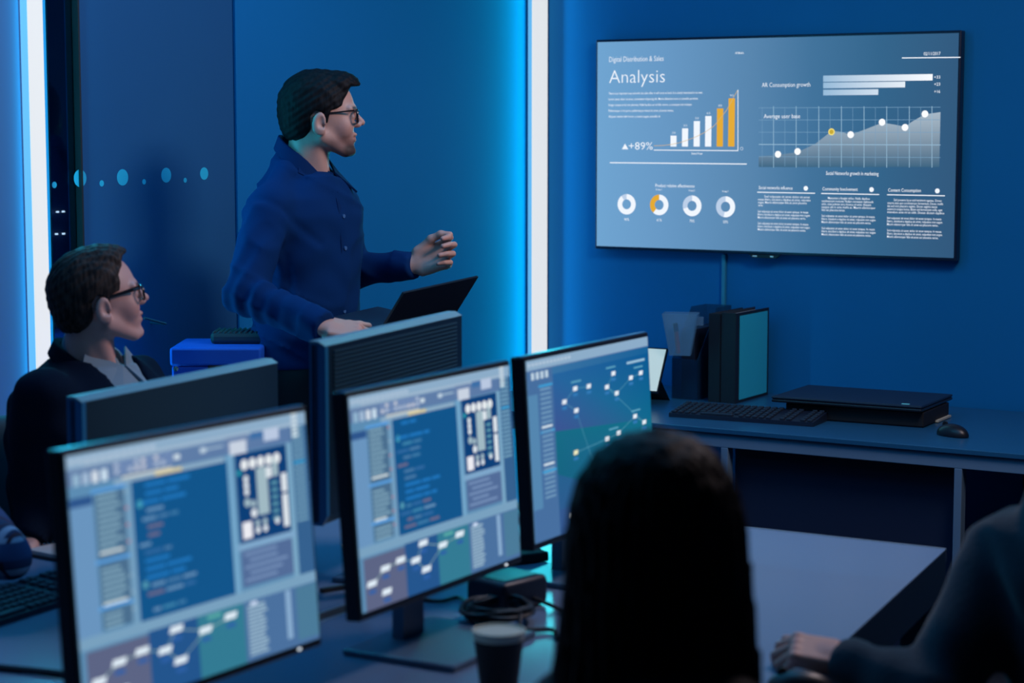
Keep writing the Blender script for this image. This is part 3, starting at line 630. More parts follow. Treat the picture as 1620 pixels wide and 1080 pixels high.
# ------------------------------------------------------------ monitors
M_bez = mat('monitor_bezel', (.006, .010, .018), .35); M_back = mat('monitor_back', (.006, .020, .036), .35); M_rim_lit = mat('lit_monitor_top_edge', (.20, .36, .42), .4)  # rim colour paints ceiling light caught by the top edges
M_stand = mat('monitor_stand', (.10, .17, .26), .3)
M_mrim_lit = mat('blue_lit_monitor_edge', (.02, .20, .42), .3)  # blue light on the monitor edges put into their colour
S_ = srgb
def ui(c, seed, full):
    R = random.Random(seed)
    c.quad(0, 0, 1, 1, S_(92, 140, 178), 0)
    c.quad(0, 0, 1, .055, S_(140, 172, 200), 1); c.quad(0, .055, 1, .12, S_(100, 128, 168), 1, S_(88, 120, 165))
    for i in range(12): c.quad(.01+.028*i, .018, .03+.028*i, .034, S_(175, 195, 215), 2)
    if not full:
        c.quad(.06, .04, .96, .048, S_(165, 185, 205), 2)
        for i in range(4): c.quad(.02+.035*i, .075, .042+.035*i, .12, S_(*((150, 185, 210), (165, 190, 215), (215, 225, 235), (205, 225, 240))[i]), 2)
        for r in range(2):
            for i in range(9): c.quad(.175+.026*i, .062+.025*r, .192+.026*i, .08+.025*r, S_(*R.choice([(175, 190, 215), (200, 205, 220), (120, 145, 190)])), 2)
        c.quad(.41, .075, .435, .095, S_(210, 225, 235), 2); c.quad(.52, .07, .545, .09, S_(190, 210, 225), 2); c.quad(.545, .075, .62, .082, S_(165, 190, 210), 2)
        c.quad(.63, .05, .73, .10, S_(105, 130, 170), 2); c.quad(.645, .07, .72, .125, S_(200, 210, 225), 3)
        c.quad(.74, .045, .83, .075, S_(60, 110, 165), 2); c.quad(.80, .045, .87, .095, S_(185, 200, 225), 3)
        c.quad(.17, .125, .62, .145, S_(140, 170, 195), 2); c.quad(.2, .118, .40, .128, S_(200, 205, 200), 3); c.quad(.33, .128, .44, .142, S_(215, 200, 150), 3)
        # left tree columns
        c.quad(0, .20, .085, .72, S_(105, 148, 190), 2); c.quad(0, .165, .085, .20, S_(45, 85, 140), 2)
        c.quad(.09, .15, .205, .69, S_(74, 110, 142), 2)
        c.quad(.205, .145, .235, .72, S_(112, 155, 188), 2)
        for v in (.148, .42, .60): c.quad(.08, v, .212, v+.013, S_(90, 160, 225), 4)
        for k in range(24):
            v = .17+.022*k
            if abs(v-.425) < .014 or abs(v-.605) < .014: continue
            c.quad(.098, v, .098+R.uniform(.065, .095), v+.010, S_(*((132, 170, 190) if k not in (10, 19) else (215, 228, 230))), 4)
            if k % 3 == 0: c.quad(.206, v, .214, v+.012, S_(*R.choice([(190, 120, 130), (150, 180, 200)])), 4)
        # code area
        c.quad(.235, .145, .63, .70, S_(16, 84, 138), 2)
        c.quad(.63, .12, .655, .72, S_(115, 165, 200), 2)
        for k in range(16):
            v = .165+.033*k
            if R.random() < .12: continue
            n = R.choice([1, 2, 3]); u = .25+.018*R.choice([0, 1, 2, 2])
            blue = k in (0, 1, 2) or k in (9, 10, 11)
            for j in range(n):
                w = R.uniform(.03, .07 if not blue else .10)
                col = S_(32, 118, 190) if blue else S_(*R.choice([(70, 120, 165), (60, 130, 170), (48, 104, 160), (104, 104, 136), (95, 140, 180), (60, 120, 165)]))
                c.quad(u, v, min(u+w, .5), v+.014, col, 3); u += w+.008
                if u > .46: break
        c.disc(c.UV(.262, .24), .006, S_(70, 160, 180), 3); c.disc(c.UV(.262, .56), .006, S_(80, 150, 175), 3)
        # board view
        c.quad(.665, .125, .90, .50, S_(10, 62, 118), 2)
        W_ = S_(222, 230, 236); W2 = S_(160, 185, 195)
        for i in range(5): c.disc(c.UV(.705+.037*i, .175), .0085, S_(230, 235, 238), 3)
        c.quad(.755, .20, .805, .40, W2, 3); c.quad(.80, .205, .825, .25, W_, 4); c.quad(.83, .17, .855, .25, W2, 3)
        for i in range(6): c.quad(.82, .27+.03*i, .85, .285+.03*i, S_(90, 150, 170), 3)
        c.quad(.868, .245, .893, .325, W_, 3); c.quad(.868, .335, .893, .475, W_, 3)
        for i in range(3): c.disc(c.UV(.708, .235+.028*i), .0055, W_, 3)
        c.disc(c.UV(.708, .335), .007, W2, 3); c.disc(c.UV(.735, .345), .006, W2, 3); c.disc(c.UV(.735, .385), .007, W_, 3)
        c.quad(.68, .415, .722, .485, S_(235, 235, 242), 3)
        for i in range(2):
            for j in range(2): c.disc(c.UV(.748+.034*i, .43+.03*j), .0055, W2 if j == 0 else W_, 3)
        c.disc(c.UV(.838, .44), .0055, W_, 3); c.disc(c.UV(.68, .205), .005, S_(40, 150, 170), 3)
        # text block under the board
        c.quad(.655, .50, .92, .53, S_(125, 165, 200), 2); c.quad(.665, .53, .90, .685, S_(82, 108, 152), 2)
        for i in range(5): c.quad(.68+(.02 if i % 2 else 0), .545+.027*i, .68+R.uniform(.12, .2), .556+.027*i, S_(118, 145, 185), 3)
        c.quad(.90, .12, .925, .72, S_(120, 165, 195), 2)
        c.quad(.925, .055, 1, .70, S_(52, 96, 142), 2)
        for i in range(20): c.quad(.93, .06+.021*i, .985, .07+.021*i, S_(*((120, 165, 190) if i != 7 else (70, 170, 220))), 3)
        for i in range(6): c.quad(.93, .0+.018*i, .96, .012+.018*i, S_(200, 215, 225), 4); 
        # bottom
        c.quad(0, .70, 1, .745, S_(120, 160, 190), 3)
        c.quad(.02, .755, .26, 1, S_(92, 100, 132), 3); c.quad(.26, .745, .46, 1, S_(34, 84, 140), 3); c.quad(.46, .745, .66, 1, S_(50, 122, 146), 3)
        c.quad(.66, .745, 1, 1, S_(74, 112, 158), 3)
        for i in range(14): c.quad(.675, .765+.0155*i, .675+R.uniform(.07, .09), .775+.0155*i, S_(150, 180, 200), 4)
        c.quad(.69, .752, .72, .768, S_(200, 215, 240), 5); c.quad(.85, .75, .875, .96, S_(135, 170, 205), 4); c.quad(.90, .75, 1, .98, S_(74, 122, 152), 4)
        N = [(.06, .88), (.14, .83), (.23, .815), (.14, .94), (.32, .84), (.37, .76+.01), (.38, .90), (.49, .81), (.60, .785)]
        for a, b in ((0, 1), (1, 2), (2, 4), (4, 5), (5, 7), (7, 8), (4, 6), (6, 7)): c.line(c.UV(*N[a]), c.UV(*N[b]), .0012, S_(150, 185, 175), 4)
        for u, v in N:
            x, z = c.UV(u, v); c.poly([(x-.016, z-.004), (x+.012, z-.004), (x+.016, z+.006), (x-.012, z+.006)], S_(222, 235, 245), 5)
            c.quad(u-.02, v+.028, u+.02, v+.045, S_(45, 95, 165), 5)
        c.quad(.50, .765-.01, .56, .77, S_(90, 170, 165), 5)
    else:
        c.quad(0, .06, 1, .10, S_(62, 118, 165), 2, S_(20, 95, 150))
        P1 = S_(58, 92, 150); P2 = S_(16, 96, 150); 
        c.poly([c.UV(.19, .10), c.UV(1, .10), c.UV(1, .5), c.UV(.19, .42)], [S_(38, 100, 158), S_(8, 88, 146), S_(14, 104, 140), S_(60, 84, 146)], 2)
        c.poly([c.UV(.19, .42), c.UV(1, .5), c.UV(1, 1), c.UV(.19, .66)], [S_(22, 106, 132), S_(16, 110, 136), S_(30, 90, 140), S_(20, 100, 128)], 2)
        c.poly([c.UV(.19, .66), c.UV(1, 1), c.UV(.19, 1)], [S_(38, 96, 142), S_(40, 84, 138), S_(48, 88, 142)], 3)
        c.quad(0, .06, .19, 1, S_(70, 110, 158), 3); c.quad(0, .19, .07, .82, S_(84, 134, 175), 4)
        c.quad(.19, .86, 1, 1, S_(50, 86, 140), 4)
        for i in range(4): c.quad(.03+.035*i, .07, .052+.035*i, .11, S_(190, 210, 225), 4)
        for v in (.145, .40, .62): c.quad(.08, v, .185, v+.012, S_(60, 160, 215), 5)
        for i in range(24):
            v = .165+.026*i; c.quad(.09, v, .17, v+.012, S_(*((110, 150, 185) if i not in (8, 16) else (210, 225, 235))), 5)
        c.quad(.80, .125, .96, .14, S_(150, 190, 215), 5)
        N = [(.27, .27), (.36, .21), (.47, .215), (.36, .335), (.62, .245), (.68, .175), (.70, .295), (.83, .225), (.92, .21), (.85, .46), (.93, .51), (.70, .53), (.60, .545), (.34, .57), (.86, .61), (.37, .83), (.27, .91), (.5, .72)]
        for a, b in ((0, 1), (1, 2), (0, 3), (4, 5), (4, 6), (6, 7), (7, 8), (3, 17), (4, 10), (13, 12), (12, 11), (11, 9), (10, 14), (15, 16), (15, 17), (9, 10)): c.line(c.UV(*N[a]), c.UV(*N[b]), .001, S_(90, 160, 185), 4)
        for k, (u, v) in enumerate(N):
            x, z = c.UV(u, v); col = S_(228, 236, 245) if k != 13 else S_(235, 232, 190)
            c.poly([(x-.010, z-.004), (x+.008, z-.004), (x+.010, z+.005), (x-.008, z+.005)], col, 6)
            c.quad(u-.018, v+.025, u+.018, v+.042, S_(50, 120, 180), 5)
        for u, v in ((.33, .165), (.62, .13), (.86, .165), (.82, .42), (.62, .49)): c.quad(u, v, u+.08, v+.01, S_(90, 160, 190), 5)
M_scr = attr_emit('monitor_picture', 1.0)
def monitor(label, px, py, d, W, H, theta, tilt, full=False, seed=1, zt=None, group='lit desktop monitors'):
    TL = at_d(px, py, d); ang = math.radians(121-theta); dirv = A(math.cos(ang), math.sin(ang), 0)
    nrm = A(math.sin(ang), -math.cos(ang), 0)             # toward the viewer side (local -y)
    zt = TL[2]; C = TL+dirv*W/2
    topoff = H/2*math.sin(tilt)
    base = A(C[0], C[1], 0)+nrm*topoff                     # panel centre on plan
    t = thing('monitor', label, 'monitor', (base[0], base[1], DZ), ang, group)
    cz = zt-DZ-H/2*math.cos(tilt); rot = (-tilt, 0, 0)
    pb = MB().box((0, .016, 0), (W, .030, H), .004).build('bezel', M_bez, t, loc=(0, 0, cz), rot=rot)
    MB().box((0, .012, H/2+.0002), (W-.004, .012, .002), .0008).build('top_edge', M_mrim_lit, pb)
    MB().box((0, .040, -.02), (W*.7, .03, H*.62), .012).build('rear_cover', M_back, pb)
    c = Canvas(-W/2+.008, -H/2+.014, W-.016, H-.023, -.0003); ui(c, seed, full); c.build('screen', M_scr, pb)
    MB().box((W/2-.06, .0, -H/2+.007), (.006, .002, .003)).build('power_light', M_led, pb)
    MB().prism([(-.035, .0), (.035, .0), (.03, cz-.02), (-.03, cz-.02)], 'y', .058, .082).build('neck', M_stand, t)
    MB().box((0, .066, cz-.02), (.09, .03, .09), .006).build('mount', M_blk3, t)
    MB().box((0, -.0, .006), (.285, .235, .012), .004).build('base_plate', M_stand, t)
    return t
monitor('large lit monitor at the lower left showing code and a circuit board', 95.6, 713, 2.745, .550, .396, 32.6, math.radians(4), seed=3)
monitor('lit middle monitor showing code and a circuit board', 546, 621, 3.30, .546, .390, 30.3, math.radians(4), seed=5)
monitor('lit right monitor showing a diagram of small white nodes', 828, 565, 3.86, .560, .384, 29.7, math.radians(3.5), full=True, seed=9)
def back_monitor(label, px, py, d, W, H, theta, ribs=True):
    TL = at_d(px, py, d); ang = math.radians(121-theta); dirv = A(math.cos(ang), math.sin(ang), 0); C = TL+dirv*W/2
    t = thing('monitor', label, 'monitor', (C[0], C[1], DZ), ang-math.pi, 'monitors seen from behind')
    zt = TL[2]-DZ; cz = zt-H/2
    b = MB().box((0, -.017, 0), (W, .026, H), .006).build('bezel', M_back, t, loc=(0, 0, cz))
    MB().prism([(-.028, H/2+.001), (-.010, H/2+.001), (.006, H/2-.008), (.004, H/2-.011), (-.010, H/2-.004), (-.028, H/2-.003)], 'x', -W/2, W/2).build('top_edge', M_rim_lit, b)
    MB().prism([(-.028, -H/2), (-.004, -H/2), (.006, -H/2+.02), (.006, H/2-.010), (-.008, H/2-.003), (-.028, H/2-.003)], 'x', W/2-.012, W/2).build('side_edge', M_mrim_lit, b)
    MB().prism([(-.004, H/2-.004), (.0055, H/2-.010), (.0055, -H/2+.02), (-.004, -H/2+.002)], 'x', -W/2+.001, W/2-.012).build('rear_cover', M_back, b)
    m = MB()
    for i in range(15 if ribs else 0): m.box((0, .0055, H/2-.022-.0085*i), (W-.07, .006, .0040))
    if ribs: m.build('vent_ribs', mat('vent_ribs', (.025, .075, .11), .35), b)
    MB().box((0, -.0305, .004), (W-.02, .001, H-.04)).build('screen', mat('unlit_side_screen', (.01, .02, .04), .2, em=(.1, .25, .45), ems=.6), b)
    MB().prism([(-.045, 0), (.045, 0), (.035, cz+.04), (-.035, cz+.04)], 'y', .028, .050).build('neck', M_stand, t)
    MB().box((0, .03, cz+.0), (.12, .02, .11), .006).build('mount', M_blk3, t)
    m = MB().box((0, .044, cz+.062), (.055, .008, .005), .002).box((-.004, .046, cz+.060), (.012, .010, .008), .003).build('release_latch', M_chr, t)
    MB().box((0, .02, .006), (.27, .22, .012), .004).build('base_plate', M_stand, t)
    return t
back_monitor('monitor seen from behind in front of the seated man', 125, 629, 3.64, .69, .36, 24.7, False)
back_monitor('monitor seen from behind with ribbed vents in front of the standing man', 510, 541, 3.81, .69, .36, 21)
# ------------------------------------------------------------ people
def W3(j): return at_d(*j) if len(j) == 3 else A(*j)
def LV(lat, dep, up): return RT*lat+FH*dep+ZZ*up
def wrk(p, amp, s=1.0):
    x, y, z = p[..., 0]*s, p[..., 1]*s, p[..., 2]*s
    return amp*(np.sin(31*x+17*z+2.1*np.sin(13*y+8*z))*np.sin(23*z-15*y+1.7*np.sin(19*x))+.5*np.sin(61*z+24*x+2*np.sin(29*y)))
def head_sdf(p, nb, o):
    q = p.copy(); q[..., 1] = np.abs(q[..., 1]); jw = o.get('jaw', 1.0)
    d = ell(p, (0, 0, .048), (.096, .075, .084))
    d = smin(d, ell(p, (.030, 0, .010), (.066, .063, .074)), .02)
    d = smin(d, cone(q, (.004, .052*jw, -.034), (.068, .020, -.076), .021, .015), .024)
    d = smin(d, ell(p, (.081, 0, -.075), (.017, .020, .015)), .014)
    d = smin(d, ell(q, (.064, .034, -.010), (.026, .026, .030)), .018)
    d = smin(d, ell(p, (.068, 0, -.040), (.029, .034, .030)), .014)
    d = smin(d, cone(q, (.094, .006, .037), (.082, .047, .038), .010, .008), .012)
    d = smax(d, -ell(q, (.104, .032, .018), (.015, .018, .010)), .009)
    d = smin(d, ell(q, (.081, .032, .018), (.0135, .0155, .0125)), .003)
    d = smin(d, cone(p, (.094, 0, .031), (.117, 0, .001), .0062, .0088), .007)
    d = smin(d, ell(q, (.103, .011, -.005), (.012, .0085, .008)), .005)
    d = smin(d, ell(p, (.0945, 0, -.0315), (.0085, .023, .0055)), .004)
    d = smin(d, ell(p, (.0915, 0, -.0455), (.0085, .019, .0065)), .005)
    d = smax(d, -cone(q, (.1025, 0, -.0385), (.088, .024, -.039), .0016, .0010), .002)
    Re = np.array([[math.cos(.18), 0, math.sin(.18)], [0, 1, 0], [-math.sin(.18), 0, math.cos(.18)]])
    e = ell(q, (-.004, .080, .001), (.0185, .0075, .031), Re)
    e = smin(e, ell(q, (.002, .077, -.018), (.011, .007, .013)), .006)
    e = smax(e, -ell(q, (.001, .089, .004), (.0105, .009, .018), Re), .003)
    e = smax(e, -ell(q, (.006, .086, -.006), (.006, .010, .007)), .003)
    d = smin(d, e, .005)
    d = smin(d, cone(p, (-.026, 0, -.020), nb, .053, .060), .022)
    d = smin(d, cone(q, (-.02, .04, -.03), (nb[0]+.045, .012, nb[2]+.0), .012, .011), .022)
    return d
def head_cols(o):
    sk = A(*o['skin'])
    def f(V):
        n = len(V); c = np.tile(sk, (n, 1)); x, y, z = V[:, 0], np.abs(V[:, 1]), V[:, 2]
        def mixc(m, col): c[:] = c*(1-m[:, None])+A(*col)*m[:, None]
        sm = lambda v, a, b: np.clip((v-a)/(b-a), 0, 1)
        mixc(.35*np.exp(-((x-.06)**2+(y-.045)**2+(z+.008)**2)/.0006), sk*A(1.15, .72, .7))
        mixc(.35*np.exp(-((x-.112)**2+y**2+(z-.0)**2)/.0002), sk*A(1.15, .7, .68))
        lip = np.exp(-(((x-.098)/.008)**2+(y/.019)**2+((z+.0385)/.0085)**2)); mixc(np.clip(lip*1.3, 0, .8), sk*A(.85, .5, .5))
        if o.get('beard'):
            m = sm(-z, .030, .050)*sm(x, .005, .03)*sm(z, -.110, -.088)*o['beard']; mixc(m, sk*A(.34, .32, .36))
            m = sm(-z, .052, .066)*sm(x, .055, .075)*sm(z, -.105, -.09)*.85*o['beard']/.55; mixc(np.clip(m, 0, .9), A(.03, .022, .02))
            m = np.exp(-(((z+.022)/.004)**2))*sm(x, .088, .095)*sm(.026-y, 0, .01)*.6; mixc(m, A(.05, .035, .03))
        m = np.exp(-(((z-.0395-.10*(y-.03)*0)/.0042)**2))*sm(x, .074, .08)*sm(y, .008, .014)*sm(.052-y, 0, .008); mixc(np.clip(m*1.2, 0, .9), A(*o['hair1'])*1.2)
        eye = (((x-.0935)/.006)**2+((y-.031)/.0125)**2+((z-.0175)/.0045)**2) < 1; c[eye] = (.55, .55, .56)
        iris = eye & ((y-.031)**2+(z-.0175)**2 < .0045**2); c[iris] = (.03, .025, .02)
        return c
    return f
def hair_sdf(p, o):
    x, y, z = p[..., 0], p[..., 1], p[..., 2]
    d = ell(p, (-.003, 0, .050), o.get('hr', (.106, .083, .099)))
    d = smin(d, ell(p, (-.052, 0, .005), (.052, .066, .058)), .02)
    for c, r in o.get('tufts', []): d = smin(d, ell(p, c, r), .015)
    d = d+.0010*np.sin(110*(z+.6*x)+3*np.sin(40*x+30*y))*np.sin(60*x+25*z+2*np.sin(70*y))+.0008*np.sin(420*y+60*x+3*np.sin(60*z))+.0008*np.sin(330*z-200*x)
    reg = poly2(x, z, o['hairline'])
    return smax(d, reg, .005)
def hand_piece(side, curls, tc=(.5, .4, .3), spread=.06, scale=1.0, thumb=(.62, .70, -.35)):
    L = [(.043, .026, .021), (.048, .030, .022), (.045, .028, .021), (.034, .021, .018)]
    ys = [.031, .0105, -.0105, -.030]; segs = []
    for i in range(4):
        pt = A(.088-.004*abs(i-1), ys[i], 0); yaw = spread*(1.5-i); a = 0
        for j, (l, cu) in enumerate(zip(L[i], curls[i])):
            a += cu; dr = A(math.cos(a)*math.cos(yaw), math.cos(a)*math.sin(yaw), -math.sin(a)); n = pt+dr*l
            segs.append((pt, n, .0098-.0010*j-.0008*(i == 3), .0090-.0010*j-.0008*(i == 3))); pt = n
    pt = A(.022, .030, -.006); b = A(*thumb); b /= np.linalg.norm(b); ts = []
    for j, (l, cu) in enumerate(zip((.046, .032, .027), tc)):
        n = pt+b*l; ts.append((pt, n, (.0145, .0112, .0100)[j], (.0112, .0102, .0082)[j])); pt = n
        ax = A(.15, .1, 1.0); ax /= np.linalg.norm(ax); c_, s_ = math.cos(-cu), math.sin(-cu); b = b*c_+np.cross(ax, b)*s_+ax*(ax@b)*(1-c_)
    def f(p):
        pc = np.abs(p-A(.047, 0, -.001))-A(.036, .030, .005); d = np.linalg.norm(np.maximum(pc, 0), axis=-1)+np.minimum(pc.max(-1), 0)-.0105
        d = smin(d, ell(p, (.032, .028, -.009), (.030, .017, .014)), .012); d = smin(d, ell(p, (.030, -.024, -.009), (.032, .014, .013)), .012)
        d = smin(d, ell(p, (-.008, 0, 0), (.050, .0265, .0205)), .014)
        for i in range(4): d = smin(d, ell(p, (.084, ys[i], .006), (.013, .009, .009)), .006)
        fg = None
        for s in segs:
            c = cone(p, *s); fg = c if fg is None else np.minimum(fg, c)
        d = smin(d, fg, .007)
        for s in ts: d = smin(d, cone(p, *s), .007)
        return d
    V, F = nets(f, (-.11, -.07, -.11), (.21, .11, .06), .0026)
    tips = [(segs[3*i+2][1], segs[3*i+2][0]) for i in range(4)]+[(ts[2][1], ts[2][0])]
    def col(V):
        c = np.tile(A(*HSK), (len(V), 1))
        for tp, pv in tips:
            m = np.exp(-((V-tp)**2).sum(1)/.00012); c = c*(1-.35*m[:, None])+A(*HSK)*A(1.2, .8, .8)*.35*m[:, None]
            dr = (tp-pv)/np.linalg.norm(tp-pv); nail = ((V-(tp-dr*.001))**2).sum(1) < .0065**2
            nl = nail & ((V-tp)@np.cross(dr, A(0, 1, 0)) > .002) if True else nail
            c[nl] = c[nl]*.4+A(.62, .48, .45)*.6
        k = np.exp(-((V[:, 0]-.085)/.012)**2)*(V[:, 2] > .004); c = c*(1-.2*k[:, None])+A(*HSK)*A(1.1, .7, .65)*.2*k[:, None]
        return c
    if side == 'L': V = V*A(1, -1, 1); F = F[:, ::-1]
    return V*scale, F, col
HSK = (.5, .3, .22)
def put_hand(sm, side, wrist, fdir, dorsal, curls, scale=1.0, skin=None, **k):
    global HSK
    HSK = skin or HSK
    V, F, col = hand_piece(side, curls, scale=1.0, **k)
    cc = col(V if side == 'R' else V*A(1, -1, 1))
    sm.add(V*scale, F, frame(wrist, fdir, dorsal), lambda _: cc)
M_skin = attr_skin('skin')
def glasses(parent, M, name_mat, w=.0024, x=.1045, lab=None, temple_h=.006, zt=.033):
    fm = mat(name_mat, (.006, .006, .009), .25, spec=.6)
    t = bpy.data.objects.new('glasses', None)
    m = MB()
    for s in (-1, 1):
        pts = []
        for k in range(28):
            a = 2*math.pi*k/28; cy, cz = math.cos(a), math.sin(a); n = 4.0; rr = (abs(cy)**n+abs(cz)**n)**(-1/n)
            yy = .034+.0265*rr*cy; pts.append((x-.16*max(0, yy-.02)**1.0*.6, s*yy, .0185+.0165*rr*cz))
        m.tube(pts, w, 8, closed=True)
    m.tube([(x, -.008, .026), (x+.004, 0, .029), (x, .008, .026)], w, 8)
    m.xf(Matrix(M.tolist())); o = m.build('glasses', fm, parent, smooth=True)
    for s in (-1, 1):
        q = MB(); a = Vector((x-.012, s*.0625, zt)); b = Vector((.006, s*.079, .027)); c = Vector((-.022, s*.079, .006))
        e = Vector((0, .0015, 0)); up = Vector((0, 0, temple_h/2))
        q.hull([a-e+up, a+e+up, b+e+up*.7, b-e+up*.7], [a-e-up, a+e-up, b+e-up*.7, b-e-up*.7]).hull([b-e+up*.7, b+e+up*.7, c+e+up*.5, c-e+up*.5], [b-e-up*.7, b+e-up*.7, c+e-up*.5, c-e-up*.5])
        if lab: q.cm = 1; q.box((x-.026, s*.0664, zt-.001), (.022, .0012, .0018))
        q.xf(Matrix(M.tolist())); q.build('temple_arm', [fm, M_chr], o)
        g_ = MB(); g_.box((x-.004, s*.034, .0185), (.0008, .050, .030), .0003); g_.xf(Matrix(M.tolist()))
        g_.build('lens', mat('lens_glass', (.9, .95, 1), .02, alpha=.12, spec=.8), o)
    return o
def arms_sdf(J, r, k=.03):
    parts = []
    for s in ('R', 'L'):
        sh, el, wr = (W3(J[n+s]) for n in ('sh', 'el', 'wr'))
        parts.append((sh, el, r[0], r[1])); parts.append((el, wr, r[1], r[2]))
    return parts
def add_core(sm, J, skin):
    nb = W3(J['nb']); hp = W3(J['hip'])
    def f(p):
        d = cone(p, nb, hp, .05, .09)
        for s in ('R', 'L'):
            sh, el, wr = (W3(J[n+s]) for n in ('sh', 'el', 'wr'))
            d = smin(d, cone(p, nb-A(0, 0, .06), sh, .04, .035), .03); d = np.minimum(d, cone(p, sh, el, .032, .028)); d = np.minimum(d, cone(p, el, wr, .028, .021))
            if 'kn'+s in J:
                kn, an = W3(J['kn'+s]), W3(J['an'+s]); d = smin(d, cone(p, hp, kn, .06, .04), .03); d = np.minimum(d, cone(p, kn, an, .04, .03))
        return d
    P = np.array([W3(v) for v in J.values()]); V, F = nets(f, P.min(0)-.12, P.max(0)+.12, .014); sm.add(V, F, None, skin)
def cloth(name, f, lo, hi, h, m, parent, lab=None):
    V, F = nets(f, lo, hi, h); o = SM().add(V, F).build(name, m, parent)
    if lab: o['label'] = lab
    return o
def bounds(P, pad): P = np.array(P); return P.min(0)-pad, P.max(0)+pad
def torso_f(C, zs, a, b, ang, pw=2.3):     # C: list of (x,y) centres
    return lambda p: stackf(p, zs, [c[0] for c in C], [c[1] for c in C], a, b, ang, pw)
def shoe(parent, an, fwd, m):
    M = frame((an[0], an[1], 0), (fwd[0], fwd[1], 0))
    V, F = nets(lambda p: smax(smin(ell(p, (.07, 0, .030), (.145, .048, .045)), ell(p, (0, 0, .055), (.06, .042, .06)), .03), -p[..., 2]+.002, .004), (-.1, -.07, -.01), (.24, .07, .14), .006)
    SM().add(V, F, M).build('shoe', m, parent)
def trousers(parent, J, m, zw, extra=None, h=.011, rl=(.092, .064, .050)):
    hp = W3(J['hip']); ks = [(W3(J['kn'+s]), W3(J['an'+s])) for s in 'RL']; sd = (W3(J['shL'])-W3(J['shR'])); sd[2] = 0; sd /= np.linalg.norm(sd)
    def f(p):
        d = extra(p) if extra else ell(p, hp, (.17, .17, .12))
        for i, (kn, an) in enumerate(ks):
            h0 = hp+sd*(-.085 if i == 0 else .085)-A(0, 0, .03)
            d = smin(d, cone(p, h0, kn, rl[0], rl[1]), .03); d = smin(d, cone(p, kn, an+A(0, 0, .03), rl[1], rl[2]), .02)
        d = d+wrk(p, .003); return np.maximum(d, p[..., 2]-zw)
    P = [hp]+[x for k in ks for x in k]; lo, hi = bounds(P, .24); lo[2] = .02
    o = cloth('trousers', f, lo, hi, h, m, parent)
    for i, (kn, an) in enumerate(ks): shoe(parent, an, J.get('foot', LV(1, -.3, 0)), mat('black_leather', (.01, .01, .012), .35))
    return o
def person(label, J, skin, headM=None, hopt=None, group=None):
    t = thing('person', label, 'person', tuple(A(*W3(J['hip'])[:2], 0)), 0)
    t.location = (0, 0, 0)
    return t
# ---------------- standing man
SK1 = (.60, .345, .275)
J = dict(nb=(486, 268, 5.42), shR=(428, 330, 5.27), elR=(386, 466, 5.10), wrR=(512, 518, 4.96), shL=(530, 322, 5.57), elL=(556, 428, 5.62), wrL=(654, 419, 5.52), hip=(487, 600, 5.42))
SHAX = LV(.52, .85, 0); FRT = LV(.85, -.52, 0); ANG = math.atan2(SHAX[1], SHAX[0])
hp = W3(J['hip']); 
for s, sg in (('R', -1), ('L', 1)):
    b0 = hp+SHAX*.10*sg; J['kn'+s] = tuple(A(b0[0], b0[1], .50)+FRT*.02*sg)+(); J['an'+s] = tuple(A(b0[0], b0[1], .07)+FRT*.05*sg)
J3 = {k: (tuple(W3(v)) if k[:2] not in ('kn', 'an') else v) for k, v in J.items()}
J = {k: A(*v) for k, v in J3.items()}; W3_old = W3
def W3(j): return A(*j) if isinstance(j, np.ndarray) else (at_d(*j))
J['foot'] = None; del J['foot']
t1 = thing('person', 'standing man with glasses and short beard in dark blue shirt holding a laptop', 'person', (hp[0], hp[1], 0))
t1.location = (0, 0, 0)
body = SM(); ear = W3((507, 196, 5.33)); fwd1 = LV(math.cos(.16), math.sin(.16), .03); side1 = np.cross(fwd1, ZZ); side1 /= np.linalg.norm(side1)
HM = frame(ear-side1*.078, fwd1)
nbl = (np.linalg.inv(HM)@np.append(J['nb']-A(0, 0, .05), 1))[:3]
O1 = dict(skin=SK1, beard=.72, hair1=(.010, .009, .010), hairline=[(.088, .098), (.078, .080), (.066, .062), (.060, .047), (.048, .040), (.030, .036), (.024, .020), (.020, .002), (.010, .004), (.008, .030), (-.012, .036), (-.026, .020), (-.024, -.012), (-.034, -.034), (-.052, -.046), (-.20, -.055), (-.20, .25), (.20, .25), (.20, .10)],
          hr=(.107, .084, .098), tufts=[((.060, 0, .105), (.050, .058, .036)), ((.088, .0, .098), (.026, .046, .022))])
V, F = nets(lambda p: head_sdf(p, nbl, O1), (-.14, -.10, -.20), (.14, .10, .15), .0032); body.add(V, F, HM, head_cols(O1))
put_hand(body, 'L', J['wrL']+LV(.006, 0, .004), LV(.86, .10, .26), LV(.30, .93, -.12), [(.85, 1.05, .5), (.95, 1.1, .6), (1.1, 1.15, .6), (1.25, 1.2, .6)], scale=1.0, skin=SK1, tc=(.35, .45, .5), thumb=(.86, .42, -.42), spread=.09)
put_hand(body, 'R', J['wrR']+LV(.004, 0, 0), LV(.93, .12, -.20), LV(.15, -.45, .88), [(.25, .5, .3), (.3, .5, .3), (.35, .5, .3), (.4, .5, .3)], scale=.96, skin=SK1, tc=(.1, .1, .1), thumb=(.85, .5, -.1))
J1 = dict(J); add_core(body, J, SK1); bo = body.build('body', M_skin, t1)
V, F = nets(lambda p: hair_sdf(p, O1), (-.14, -.11, -.09), (.15, .11, .18), .003)
SM().add(V, F, HM).build('hair', hair_mat('dark_hair', (.002, .002, .003), (.009, .009, .011), .6), t1)
glasses(t1, HM, 'black_acetate', w=.0031, zt=.033, temple_h=.0045)
zc = lambda y: at_d(480, y, 5.4)[2]
cen = [(480, 620), (481, 560), (483, 500), (484, 440), (482, 390), (481, 340), (483, 312), (487, 293), (490, 280)]
